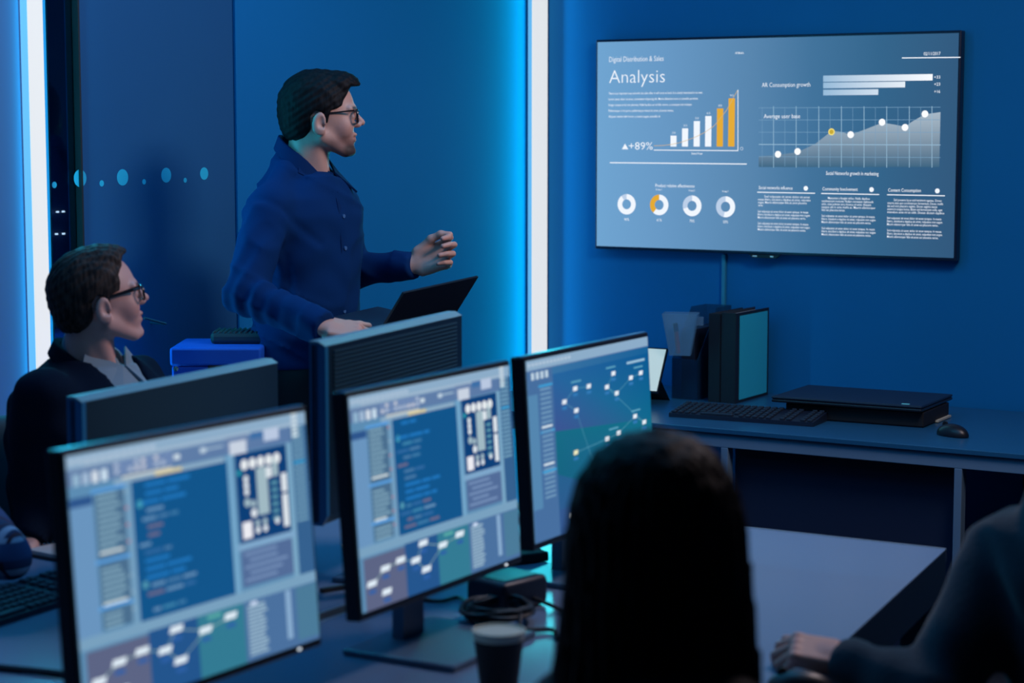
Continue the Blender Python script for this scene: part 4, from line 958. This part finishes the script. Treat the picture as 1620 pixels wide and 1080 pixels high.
Cw = [at_d(x, y, 5.42) for x, y in cen]; zs = [c[2] for c in Cw]
M_shirt = mat('navy_cotton_shirt', (.001, .029, .12), .9, bump=(260, .25, .001), spec=.12)
shaft = [(J['shR'], J['elR'], .062, .052), (J['elR'], J['wrR'], .052, .037), (J['shL'], J['elL'], .060, .050), (J['elL'], J['wrL'], .050, .037)]
tf = torso_f(Cw, zs, [.17, .165, .158, .160, .176, .190, .172, .125, .085], [.135, .130, .128, .130, .134, .130, .115, .095, .08], ANG)
TRP = [(J['shR'], W3((462, 256, 5.40)), .050, .034), (J['shL'], W3((492, 262, 5.45)), .050, .034), (W3((440, 300, 5.42)), W3((458, 250, 5.43)), .055, .036), (W3((500, 315, 5.40)), W3((500, 292, 5.40)), .06, .045)]
def shirt_f(p):
    d = tf(p)
    for tr_ in TRP: d = smin(d, cone(p, *tr_), .03)
    for i, s in enumerate(shaft): d = smin(d, cone(p, *s), .035 if i % 2 == 0 else .012)
    el = np.exp(-((p-J['elR'])**2).sum(-1)/.012); e2 = np.exp(-((p-J['elL'])**2).sum(-1)/.012)
    ax = J['wrR']-J['elR']; tA = (p-J['elR'])@ax/(ax@ax)
    fold = .0045*np.sin(tA*34+p[..., 2]*22)*np.exp(-((tA-.15)/.35)**2)*(np.linalg.norm(p-J['elR'], axis=-1) < .2)
    sf = ((p-Cw[3])@FRT)
    pl = .0025*np.exp(-(((p-Cw[3])@SHAX)/.018)**2)*(sf > .05)
    d = d+wrk(p, .0030)+.0035*(1-np.abs(np.sin(14*p[..., 0]+22*p[..., 2]+2*np.sin(9*p[..., 1]+11*p[..., 2]))))**3*-1.6+fold-pl+.004*np.sin(p[..., 2]*62+p[..., 0]*30)*np.exp(-((p[..., 2]-zs[1]-.05)/.06)**2)*.7
    aS = J['elR']-J['shR']; tS = ((p-J['shR'])@aS)/(aS@aS); nr = np.linalg.norm(p-J['shR'], axis=-1) < .17
    d = d+nr*(.0035*np.exp(-((tS-.06-.8*((p-J['shR'])@FRT))/.035)**2)-.002*np.exp(-((tS-.14-.8*((p-J['shR'])@FRT))/.04)**2))
    for w_, e_ in ((J['wrR'], J['elR']), (J['wrL'], J['elL'])):
        u = (w_-e_)/np.linalg.norm(w_-e_); tt_ = (p-w_)@u; near = np.linalg.norm(p-w_, axis=-1) < .09
        d = np.where(near, np.maximum(d-.003*(tt_ > -.055), tt_-.004), d)
    return np.maximum(d, zs[1]-.028-p[..., 2])
lo, hi = bounds(list(J.values())[:7]+Cw, .12); lo[2] = zs[1]-.06
cloth('shirt', shirt_f, lo, hi, .0075, M_shirt, t1)
def collar(parent, ctr, fr, r0, r1, hh, tilt, m, opening=.0, name='collar', thick=.0045):
    ctr = A(*ctr); fr = fr/np.linalg.norm(fr)
    def f(p):
        v = p-ctr; s = v@fr; sd = np.cross(ZZ, fr); u = v@sd; hgt = v[..., 2]+tilt*s
        r = np.sqrt(u*u+s*s*(1/(1+tilt*tilt*.0))); rad = r0+(r1-r0)*np.clip((hh-hgt)/(2*hh), 0, 1)
        d = np.abs(r-rad)-thick
        d = np.maximum(d, np.abs(hgt)-hh)
        if opening: d = np.maximum(d, -np.maximum(np.abs(u)-opening*np.clip((hgt+hh)/(2*hh), .12, 1), -s))
        return d
    return cloth(name, f, ctr-.15, ctr+.15, .0035, m, parent)
shirt_obj = [c for c in bpy.data.objects if c.parent == t1 and c.name.startswith('shirt')][0]
def leaves(parent, ctr, fr, sd, m, k=1.0, dz=0):
    ctr = A(*ctr); fr = fr/np.linalg.norm(fr)
    for s in (-1, 1):
        P = [ctr+fr*.084*k+sd*s*.005+ZZ*(-.020+dz), ctr+fr*.028*k+sd*s*.066*k+ZZ*(.016+dz), ctr+fr*.040*k+sd*s*.090*k+ZZ*(-.018+dz), ctr+fr*.122*k+sd*s*.044+ZZ*(-.072+dz)]
        n = np.cross(P[1]-P[0], P[3]-P[0]); n /= np.linalg.norm(n); n *= .0025*(1 if n@fr > 0 else -1)
        MB().hull([p+n for p in P], [p-n for p in P]).build('collar_leaf', m, parent)
M_shirt2 = mat('navy_cotton_collar', (.001, .024, .10), .85, spec=.12)
collar(shirt_obj, at_d(480, 253, 5.42), FRT*.8+LV(.3, .2, 0), .062, .076, .023, .70, M_shirt2, .022)
leaves(shirt_obj, at_d(481, 262, 5.42), FRT*.8+LV(.3, .2, 0), SHAX, M_shirt2)
bfn = lambda z_: np.interp(z_, zs, [.135, .130, .128, .130, .134, .130, .115, .095, .08])
pz = list(np.linspace(zs[1]-.02, zs[7]-.01, 16)); m = MB()
for za, zb in zip(pz, pz[1:]):
    q_ = []
    for z_ in (za, zb):
        c0 = A(np.interp(z_, zs, [c[0] for c in Cw]), np.interp(z_, zs, [c[1] for c in Cw]), z_)+FRT*(bfn(z_)+.0015)
        q_ += [c0-SHAX*.015, c0+SHAX*.015]
    i_ = FRT*-.006; m.hull([q_[0], q_[1], q_[3], q_[2]], [q_[0]+i_, q_[1]+i_, q_[3]+i_, q_[2]+i_])
m.build('placket', M_shirt2, shirt_obj)
m = MB()
for i, (x, y) in enumerate(((541, 395), (547, 440), (553, 485))): pass
for z_ in (zs[2]+.02, zs[3], zs[4], zs[5]):
    c0 = A(np.interp(z_, zs, [c[0] for c in Cw]), np.interp(z_, zs, [c[1] for c in Cw]), z_)+FRT*(np.interp(z_, zs, [.135, .130, .128, .130, .134, .130, .115, .095, .08])+.004)
    b = MB().lathe([(0, -.0015), (.0055, -.0015), (.0055, .0015), (0, .0015)], n=16).xf(Matrix.Translation(c0) @ Vector(FRT).to_track_quat('Z', 'Y').to_matrix().to_4x4())
    b.build('button', mat('shirt_button', (.06, .16, .35), .3), shirt_obj)
tr_ex = torso_f(Cw[:3], zs[:3], [.165, .160, .158], [.132, .128, .126], ANG)
M_tr = mat('black_trousers', (.005, .006, .010), .8)
trousers(t1, dict(J, foot=FRT), M_tr, zs[1]-.012, extra=lambda p: smin(tr_ex(p), ell(p, hp-A(0, 0, .05), (.165, .165, .13)), .04), rl=(.095, .068, .052))
m = MB(); pts = []
for k in range(40):
    a = 2*math.pi*k/40; u = .168*math.cos(a); v = .138*math.sin(a); pts.append(tuple(A(Cw[1][0], Cw[1][1], zs[1]-.026)+SHAX*u+FRT*v))
m = MB(); n_ = len(pts); 
for k in range(n_):
    a, b = Vector(pts[k]), Vector(pts[(k+1) % n_]); up = Vector((0, 0, .018)); o_ = (a-Vector((Cw[1][0], Cw[1][1], a.z))).normalized()*.004
    m.add([a-up, b-up, b+up, a+up, a-up-o_, b-up-o_, b+up-o_, a+up-o_], [(0, 1, 2, 3), (7, 6, 5, 4), (3, 2, 6, 7), (0, 4, 5, 1)])
belt = m.build('belt', mat('black_leather', (.01, .01, .012), .35), t1)
kp = A(*at_d(494, 588, 5.27)); 
MB().box(tuple(kp), (.02, .006, .008), .002).tube(smoothpath([kp, kp+A(.01, -.004, -.02), kp+A(.022, -.004, -.028)], 4), .002, 6).build('key_clip', M_chr, belt)
MB().box(tuple(at_d(440, 592, 5.3)), (.05, .03, .05), .008).build('belt_pouch', M_blk2, belt)
# laptop held by him
TLc = at_d(639, 464, 4.98); TRc = at_d(757, 438, 5.26); hd = TRc-TLc; wl = np.linalg.norm(hd); hd /= wl
up_ = A(.095, -.01, .125); up_ -= hd*(up_@hd); up_ /= np.linalg.norm(up_); LH = .215
BL = TLc-up_*LH*.82; BR = TRc-up_*LH*.82
lp2 = thing('open_laptop', 'thin black laptop held open in front of the standing man', 'laptop', tuple(BL))
TL2 = BL+up_*LH*.82
def slab2(name, cs, th, m, parent, org, bev=0):
    return slab(MB(), [tuple(A(*c)-org) for c in cs], th).build(name, m, parent)
M_lid = mat('laptop_lid_black', (.005, .007, .014), .4)
slab2('lid', [BL, BR, TRc, TLc], .006, M_lid, lp2, BL)
nrm = np.cross(hd, up_); 
bd = -LV(.80, -.30, -.10); bd -= hd*(bd@hd); bd /= np.linalg.norm(bd)
slab2('base', [BL, BL+bd*.235, BR+bd*.235, BR], .014, mat('laptop_base', (.012, .03, .06), .35), lp2, BL)
nb_ = np.cross(bd, hd); nb_ = nb_ if nb_[2] > 0 else -nb_
o_ = BL+bd*.03+hd*.02+nb_*.0015; k_ = [o_, o_+hd*(wl-.04), o_+hd*(wl-.04)+bd*.10, o_+bd*.10]
slab2('keys', k_, .001, M_key, lp2, BL)
slab2('screen', [BL+hd*.008+up_*.01-nrm*(-.0065 if 0 else .0068), BR-hd*.008+up_*.01-nrm*.0068, TRc-hd*.008-up_*.006-nrm*.0068, TLc+hd*.008-up_*.006-nrm*.0068], .0006, mat('laptop_screen', (.01, .01, .02), .2, em=(.25, .4, .6), ems=.5), lp2, BL)
# ---------------- seated man
SK2 = (.64, .35, .30)
J = dict(nb=W3((146, 572, 4.56)), shR=W3((72, 632, 4.38)), elR=W3((66, 790, 4.45)), wrR=W3((44, 858, 4.36)), shL=W3((218, 610, 4.70)), elL=W3((262, 745, 4.62)), wrL=W3((345, 800, 4.32)))
S2 = LV(.515, .857, 0); F2 = LV(.857, -.515, 0); A2 = math.atan2(S2[1], S2[0])
nb2 = J['nb']; hip = A(nb2[0]-.03, nb2[1], .52); J['hip'] = hip
for s, sg in (('R', -1), ('L', 1)):
    J['kn'+s] = A(*(hip+F2*.44+S2*.10*sg)[:2], .50); J['an'+s] = A(*(hip+F2*.46+S2*.10*sg)[:2], .07)
t2 = thing('person', 'seated man in glasses, dark cardigan and grey shirt, looking up toward the screen', 'person'); body = SM()
fw2 = LV(math.cos(.44)*.985, math.sin(.44)*.985, .17); sd2 = np.cross(fw2, ZZ); sd2 /= np.linalg.norm(sd2)
up2 = ZZ+sd2*0.0+LV(-.02, .0, 0)
HM2 = frame((0, 0, 0), fw2, up2); HM2[:3, :3] *= .98; earw = W3((166, 491, 4.46)); HM2[:3, 3] = earw+HM2[:3, 1]*.078
nbl2 = (np.linalg.inv(HM2)@np.append(nb2-A(0, 0, .05), 1))[:3]
O2 = dict(skin=SK2, hair1=(.05, .03, .022), jaw=1.05, hairline=[(.072, .112), (.064, .090), (.050, .074), (.050, .055), (.044, .038), (.030, .034), (.018, .030), (.016, .006), (.008, .010), (.006, .030), (-.012, .036), (-.026, .020), (-.024, -.012), (-.030, -.034), (-.045, -.058), (-.20, -.075), (-.20, .25), (.20, .25), (.12, .125)],
          hr=(.106, .084, .095), tufts=[((.03, 0, .110), (.060, .060, .034)), ((.066, 0, .110), (.026, .045, .021))])
V, F = nets(lambda p: head_sdf(p, nbl2, O2), (-.14, -.10, -.22), (.14, .10, .15), .0032); body.add(V, F, HM2, head_cols(O2))
put_hand(body, 'R', J['wrR'], LV(-.35, -.55, -.12), ZZ, [(.2, .4, .3)]*4, scale=.98, skin=SK2, tc=(.1, .1, .1))
put_hand(body, 'L', J['wrL'], LV(.85, -.5, -.1), ZZ, [(.2, .4, .3)]*4, scale=.98, skin=SK2, tc=(.1, .1, .1))
add_core(body, J, SK2); body.build('body', M_skin, t2)
V, F = nets(lambda p: hair_sdf(p, O2), (-.14, -.11, -.10), (.15, .11, .18), .003)
SM().add(V, F, HM2).build('hair', hair_mat('brown_hair', (.010, .009, .010), (.075, .047, .038)), t2)
glasses(t2, HM2, 'black_acetate', w=.0028, lab=True, zt=.034, temple_h=.009)
def seated_torso(nb, hip, S, Fd, A_, wide=1.0, deep=1.0):
    k = [0, .15, .35, .6, .8, .90, .96, 1.0]; H = nb[2]-hip[2]+.05
    Cs = [A(*(hip[:2]+(nb[:2]-hip[:2])*min(1, q)), hip[2]-.05+q*H) for q in k]
    return Cs, torso_f(Cs, [c[2] for c in Cs], [wide*x for x in (.175, .17, .165, .185, .20, .185, .13, .085)], [deep*x for x in (.14, .145, .14, .145, .14, .125, .10, .085)], A_)
Cs2, ts2 = seated_torso(nb2+A(0, 0, .01), hip, S2, F2, A2, 1.06, 1.12)
rr = [(J['shR'], J['elR'], .072, .060), (J['elR'], J['wrR'], .060, .042), (J['shL'], J['elL'], .070, .060), (J['elL'], J['wrL'], .060, .042)]
zV = nb2[2]-.20
def clothed(ts, rr, hipz, amp=.004, cut=None, grow=0, arms=True):
    def f(p):
        d = ts(p)-grow
        if arms:
            for i, s in enumerate(rr): d = smin(d, cone(p, *s)-grow, .04 if i % 2 == 0 else .015)
        d = d+wrk(p, amp)
        for i in (1, 3):
            e_, w_ = rr[i][0], rr[i][1]; u = (w_-e_)/np.linalg.norm(w_-e_); near = np.linalg.norm(p-w_, axis=-1) < .09; d = np.where(near, np.maximum(d, (p-w_)@u), d)
        d = np.maximum(d, hipz-p[..., 2])
        if cut is not None: d = np.maximum(d, -cut(p))
        return d
    return f
def vcut(p):
    v = p-nb2; u = v@S2; s = v@F2; wdt = .012+.28*np.clip(p[..., 2]-zV, 0, 1)
    return np.maximum(np.maximum(np.abs(u)-wdt, .01-s), zV-p[..., 2])
M_card = mat('dark_navy_cardigan', (.002, .008, .022), .95, bump=(150, .4, .002), spec=.12)
M_gsh = mat('grey_shirt', (.20, .27, .33), .8, bump=(250, .2, .001))
lo, hi = bounds(list(J.values())[:8], .16); lo[2] = .46
cloth('cardigan', clothed(ts2, rr, .48, cut=vcut), lo, hi, .009, M_card, t2)
lo, hi = bounds([nb2], .25); lo[2] -= .1
sh2 = cloth('shirt', lambda p: np.maximum(ts2(p)+.014, nb2[2]-.34-p[..., 2]), lo, hi, .007, M_gsh, t2)
leaves(sh2, at_d(152, 562, 4.56), F2, S2, M_gsh, 1.0)
collar(sh2, at_d(150, 556, 4.56), F2*.8+LV(.1, .3, 0), .060, .071, .019, .50, M_gsh, .020)
cloc = collar(t2, at_d(141, 577, 4.56)+A(0, 0, 0), F2*.8+LV(.1, .3, 0), .070, .086, .020, .55, M_card, .058, 'cardigan_collar', .008)
for k_ in range(3):
    z_ = nb2[2]-.03-.055*k_; 
    MB().lathe([(0, -.0015), (.006, -.0015), (.006, .0015), (0, .0015)], n=16).xf(Matrix.Translation(nb2*A(1, 1, 0)+F2*(.088+.022*k_)+A(0, 0, z_)) @ Vector(F2).to_track_quat('Z', 'Y').to_matrix().to_4x4()).build('button', mat('pale_button', (.4, .5, .55), .4), sh2)
trousers(t2, dict(J, foot=F2), M_tr, .60)
# ---------------- woman in the foreground, seen from behind
J = dict(nb=W3((1042, 1045, 2.40)), shR=W3((1165, 1150, 2.33)), shL=W3((915, 1150, 2.50)))
S3 = J['shL']-J['shR']; S3[2] = 0; S3 /= np.linalg.norm(S3); F3 = np.cross(S3, ZZ)
if F3@FH < 0: F3 = -F3
nb3 = J['nb']; hip3 = A(*(nb3-F3*.02)[:2], .52); J['hip'] = hip3
for s, sg in (('R', -1), ('L', 1)):
    J['el'+s] = J['sh'+s]+F3*.06+S3*.03*sg-A(0, 0, .24); J['wr'+s] = J['el'+s]+F3*.22-S3*.10*sg-A(0, 0, .0)
    J['wr'+s] = J['wr'+s]-F3*.06; J['wr'+s][2] = .66; J['el'+s][2] = .78
    J['kn'+s] = A(*(hip3+F3*.42+S3*.09*sg)[:2], .50); J['an'+s] = A(*(hip3+F3*.42+S3*.09*sg)[:2], .07)
t3 = thing('person', 'person with long straight dark hair seen from behind in the foreground', 'person'); body = SM()
fw3 = LV(.12, .99, .02); HM3 = frame(at_d(1040, 868, 2.40), fw3); HM3[:3, :3] *= .86
nbl3 = (np.linalg.inv(HM3)@np.append(nb3-A(0, 0, .05), 1))[:3]
O3 = dict(skin=SK1, hair1=(.01, .01, .01)); V, F = nets(lambda p: head_sdf(p, nbl3, O3), (-.14, -.10, -.22), (.14, .10, .15), .005); body.add(V, F, HM3, head_cols(O3))
for s in 'RL': put_hand(body, s, J['wr'+s], F3, ZZ, [(.2, .4, .3)]*4, scale=.9, skin=SK1, tc=(.1, .1, .1))
add_core(body, J, SK1); body.build('body', M_skin, t3)
zz = lambda y: at_d(1040, y, 2.42)[2]
lev = [(680, 1037, 12), (687, 1037, 48), (698, 1037, 70), (718, 1037, 97), (756, 1037, 123), (800, 1038, 137), (850, 1039, 145), (900, 1039, 149), (950, 1040, 153), (1000, 1040, 158), (1080, 1038, 168), (1180, 1037, 172), (1300, 1037, 160)]
Hc = [at_d(x, y, 2.43) for _, x, _ in [(0, 1036, 0)] for y, x, w in lev]
hz = [c[2] for c in Hc]; ha = [w*2.42/3150 for _, _, w in lev]; hbk = [min(x*1.15, .122) if i < 8 else max(.085, .122-.008*(i-7)) for i, x in enumerate(ha)]
ang3 = math.atan2(RT[1], RT[0])
def long_hair(p):
    d = stackf(p, hz, [c[0] for c in Hc], [c[1] for c in Hc], ha, hbk, ang3, 2.1)
    v = p-HM3[:3, 3]; s = v@fw3; lat = v@RT
    th = np.arctan2(lat, -(s))
    d = d+.0035*np.sin(34*th+2*np.sin(9*p[..., 2])+5*p[..., 2])+.002*np.sin(90*th+3*np.sin(14*p[..., 2]))
    d = smax(d, -np.maximum(np.maximum(np.abs(lat)-.055-.10*np.clip(-v[..., 2]-.1, 0, 1), -s+.02), v[..., 2]-.07), .02)
    return d
lo, hi = bounds(Hc, .19); lo[2] = hz[-1]-.02; hi[2] = hz[0]+.03
cloth('hair', long_hair, lo, hi, .0055, hair_mat('long_dark_hair', (.003, .003, .004), (.028, .018, .015), .6), t3)
A3 = math.atan2(S3[1], S3[0]); Cs3, ts3 = seated_torso(nb3, hip3, S3, F3, A3, .95, .9)
rr3 = [(J['shR'], J['elR'], .055, .046), (J['elR'], J['wrR'], .046, .034), (J['shL'], J['elL'], .055, .046), (J['elL'], J['wrL'], .046, .034)]
lo, hi = bounds(list(J.values())[:10], .14); lo[2] = .46
cloth('jacket', clothed(ts3, rr3, .48), lo, hi, .011, mat('black_jacket', (.006, .007, .012), .9), t3)
trousers(t3, dict(J, foot=F3), M_tr, .60, h=.014)
# ---------------- person in hooded top at the lower right
J = dict(nb=W3((1738, 808, 3.18)), shR=W3((1830, 890, 2.98)), shL=W3((1592, 878, 3.30)), elL=W3((1478, 1106, 3.18)), wrL=W3((1334, 1042, 3.34)))
S4 = J['shL']-J['shR']; S4[2] = 0; S4 /= np.linalg.norm(S4); F4 = np.cross(S4, ZZ)
if F4@RT > 0: F4 = -F4
J['elR'] = J['shR']+F4*.08-A(0, 0, .27); J['wrR'] = J['elR']+F4*.18+S4*.12; J['wrR'][2] = .66
nb4 = J['nb']; hip4 = A(*(nb4-F4*.03+LV(.05, 0, 0))[:2], .52); J['hip'] = hip4
for s, sg in (('R', -1), ('L', 1)):
    J['kn'+s] = A(*(hip4+F4*.40+S4*.09*sg)[:2], .50); J['an'+s] = A(*(hip4+F4*.40+S4*.09*sg)[:2], .07)
t4 = thing('person', 'person in a dark hooded top at lower right with one hand on a mouse', 'person'); body = SM()
HM4 = frame(nb4+A(0, 0, .155)-F4*.0, LV(-.1, 1, .02)); nbl4 = (np.linalg.inv(HM4)@np.append(nb4-A(0, 0, .05), 1))[:3]
O4 = dict(O1); V, F = nets(lambda p: head_sdf(p, nbl4, O4), (-.14, -.10, -.22), (.14, .10, .15), .005); body.add(V, F, HM4, head_cols(O4))
SK4 = (.58, .30, .25)
put_hand(body, 'L', J['wrL']+LV(-.006, 0, .004), LV(-.88, .20, .10), LV(.12, -.42, .90), [(.62, 1.0, .7), (.72, 1.05, .7), (.84, 1.1, .7), (.98, 1.1, .7)], scale=.90, skin=SK4, tc=(.15, .2, .2), thumb=(.8, .55, -.3), spread=.09)
put_hand(body, 'R', J['wrR'], F4, ZZ, [(.3, .5, .3)]*4, skin=SK4)
add_core(body, J, SK4); body.build('body', M_skin, t4)
V, F = nets(lambda p: hair_sdf(p, O1), (-.14, -.11, -.09), (.15, .11, .18), .005); SM().add(V, F, HM4).build('hair', bpy.data.materials['dark_hair'], t4)
A4 = math.atan2(S4[1], S4[0]); Cs4, ts4 = seated_torso(nb4+A(0, 0, .02), hip4, S4, F4, A4, 1.08, 1.1)
rr4 = [(J['shR'], J['elR'], .07, .056), (J['elR'], J['wrR'], .056, .042), (J['shL'], J['elL'], .072, .060), (J['elL'], J['wrL'], .060, .040)]
lo, hi = bounds(list(J.values())[:8], .15); lo[2] = .46
M_hood = mat('charcoal_fleece', (.016, .036, .056), .95, bump=(130, .5, .003), spec=.1, sheen=.2)
def hood(p):
    d = clothed(ts4, rr4, .48, .006)(p)
    h_ = np.abs(ell(p, nb4-F4*.03+A(0, 0, .005), (.125, .125, .075)))-.016
    h_ = np.maximum(h_, -(cone(p, nb4, nb4+A(0, 0, .2), .075, .09)))
    return smin(d, h_, .025)
cloth('hooded_top', hood, lo, hi, .009, M_hood, t4)
trousers(t4, dict(J, foot=F4), M_tr, .60, h=.014)
WR4 = J['wrL'].copy()
# ---------------- person in plaid shirt at the left edge
J = dict(elL=W3((6, 922, 3.98)), shL=W3((-70, 800, 4.12)), wrL=W3((-80, 905, 3.90)))
J['elL'][2] = .815
nb5 = J['shL']+LV(-.16, -.12, .09); J['nb'] = nb5; J['shR'] = nb5+LV(-.16, -.12, -.09); F5 = LV(.857, -.515, 0); S5 = LV(.515, .857, 0)
J['elR'] = J['shR']+F5*.1-A(0, 0, .24); J['elR'][2] = .82; J['wrR'] = J['elR']+F5*.2+S5*.06; J['wrL'][2] = .83
hip5 = A(*(nb5-F5*.12)[:2], .52); J['hip'] = hip5
for s, sg in (('R', -1), ('L', 1)):
    J['kn'+s] = A(*(hip5+F5*.42+S5*.09*sg)[:2], .50); J['an'+s] = A(*(hip5+F5*.42+S5*.09*sg)[:2], .07)
t5 = thing('person', 'person in a plaid shirt at the left edge, only an elbow in view', 'person'); body = SM()
HM5 = frame(nb5+A(0, 0, .155), F5); nbl5 = (np.linalg.inv(HM5)@np.append(nb5-A(0, 0, .05), 1))[:3]
V, F = nets(lambda p: head_sdf(p, nbl5, O4), (-.14, -.10, -.22), (.14, .10, .15), .005); body.add(V, F, HM5, head_cols(O4))
put_hand(body, 'L', J['wrL'], LV(-.8, -.3, .1), LV(.2, -.3, .9), [(.5, .7, .4)]*4, skin=SK2); put_hand(body, 'R', J['wrR'], F5, ZZ, [(.3, .5, .3)]*4, skin=SK2)
add_core(body, J, SK2); body.build('body', M_skin, t5)
V, F = nets(lambda p: hair_sdf(p, O1), (-.14, -.11, -.09), (.15, .11, .18), .005); SM().add(V, F, HM5).build('hair', bpy.data.materials['dark_hair'], t5)
A5 = math.atan2(S5[1], S5[0]); Cs5, ts5 = seated_torso(nb5+A(0, 0, .02), hip5, S5, F5, A5, 1.0, 1.0)
rr5 = [(J['shR'], J['elR'], .062, .052), (J['elR'], J['wrR'], .052, .038), (J['shL'], J['elL'], .064, .054), (J['elL'], J['wrL'], .054, .038)]
lo, hi = bounds(list(J.values())[:8], .15); lo[2] = .46
cloth('plaid_shirt', clothed(ts5, rr5, .48, .005), lo, hi, .009, plaid_mat(), t5)
trousers(t5, dict(J, foot=F5), M_tr, .60, h=.014)
# mouse under the hooded person's hand
HND = at_z(1268, 1094, DZ)
mm = mouse('black mouse with a painted pale glint under a hand on the near desk', HND[0]+.0, HND[1]-.005, DZ, math.radians(200), M_blk)
MB().box((.03, -.0255, .010), (.035, .004, .006), .002).build('side_glint', mat('pale_glint', (.5, .6, .6), .3, em=(.4, .5, .5), ems=.7), mm)  # glowing sliver paints a glint on the mouse, not a lamp
# ------------------------------------------------------------ chairs
M_seat = mat('dark_teal_mesh', (.008, .045, .07), .8)
def office_chair():
    t = thing('office_chair', 'x', 'chair', (0, 0, 0), 0, 'office chairs')
    V, F = nets(lambda p: smax(ell(p, (0, 0, .37), (.26, .25, .045))-.005, .33-p[..., 2], .01), (-.3, -.3, .30), (.3, .3, .46), .014); SM().add(V, F).build('seat', M_seat, t)
    def bk_(p):
        q = np.abs(p-A(-.30, 0, .74)-np.stack([.35*(p[..., 1]**2)*3-.06*(p[..., 2]-.74), 0*p[..., 0], 0*p[..., 0]], -1))-A(.012, .19, .22); return np.linalg.norm(np.maximum(q, 0), axis=-1)+np.minimum(q.max(-1), 0)-.02
    V, F = nets(bk_, (-.40, -.28, .46), (-.12, .28, 1.02), .014); SM().add(V, F).build('backrest', M_seat, t)
    MB().tube(smoothpath([(-.05, 0, .34), (-.26, 0, .34), (-.34, 0, .42), (-.335, 0, .62)], 5), .018, 8).build('back_support', M_blk, t)
    MB().tube([(0, 0, .08), (0, 0, .34)], .025, 12).build('gas_post', M_chr, t)
    for k in range(5):
        a = 2*math.pi*k/5+.3; MB().tube([(0, 0, .10), (.28*math.cos(a), .28*math.sin(a), .075)], [.025, .015], 8).build('leg', M_blk, t)
        MB().lathe([(0, -.012), (.026, -.012), (.026, .012), (0, .012)], n=16).xf(Matrix.Translation((.28*math.cos(a), .28*math.sin(a), .0285)) @ Matrix.Rotation(a, 4, 'Z') @ Matrix.Rotation(math.pi/2, 4, 'X')).build('caster', M_blk2, t)
    return t
ch = office_chair()
for i, (hp_, fd, lb) in enumerate(((hip, F2, 'dark office chair under the seated man in glasses'), (hip3, F3, 'dark office chair under the long-haired person in the foreground'), (hip4, F4, 'dark office chair under the person in the hooded top'), (hip5, F5, 'dark office chair under the person in the plaid shirt'))):
    c = ch if i == 0 else copy_tree(ch); c.location = (hp_[0], hp_[1], -.02+.02); c.rotation_euler = (0, 0, math.atan2(fd[1], fd[0])); c['label'] = lb
bpy.context.view_layer.update()
for t_ in (t1, t2, t3, t4, t5):      # put every person's Empty at the base of the figure, meshes keep their place
    kids = [c for c in bpy.data.objects if c.parent == t_]
    P = np.array([sum((np.array(v) for v in c.bound_box), np.zeros(3))/8 for c in kids if c.name.startswith('trousers')])[0]
    t_.location = (P[0], P[1], 0)
    for c in kids: c.location = c.location-Vector((P[0], P[1], 0))
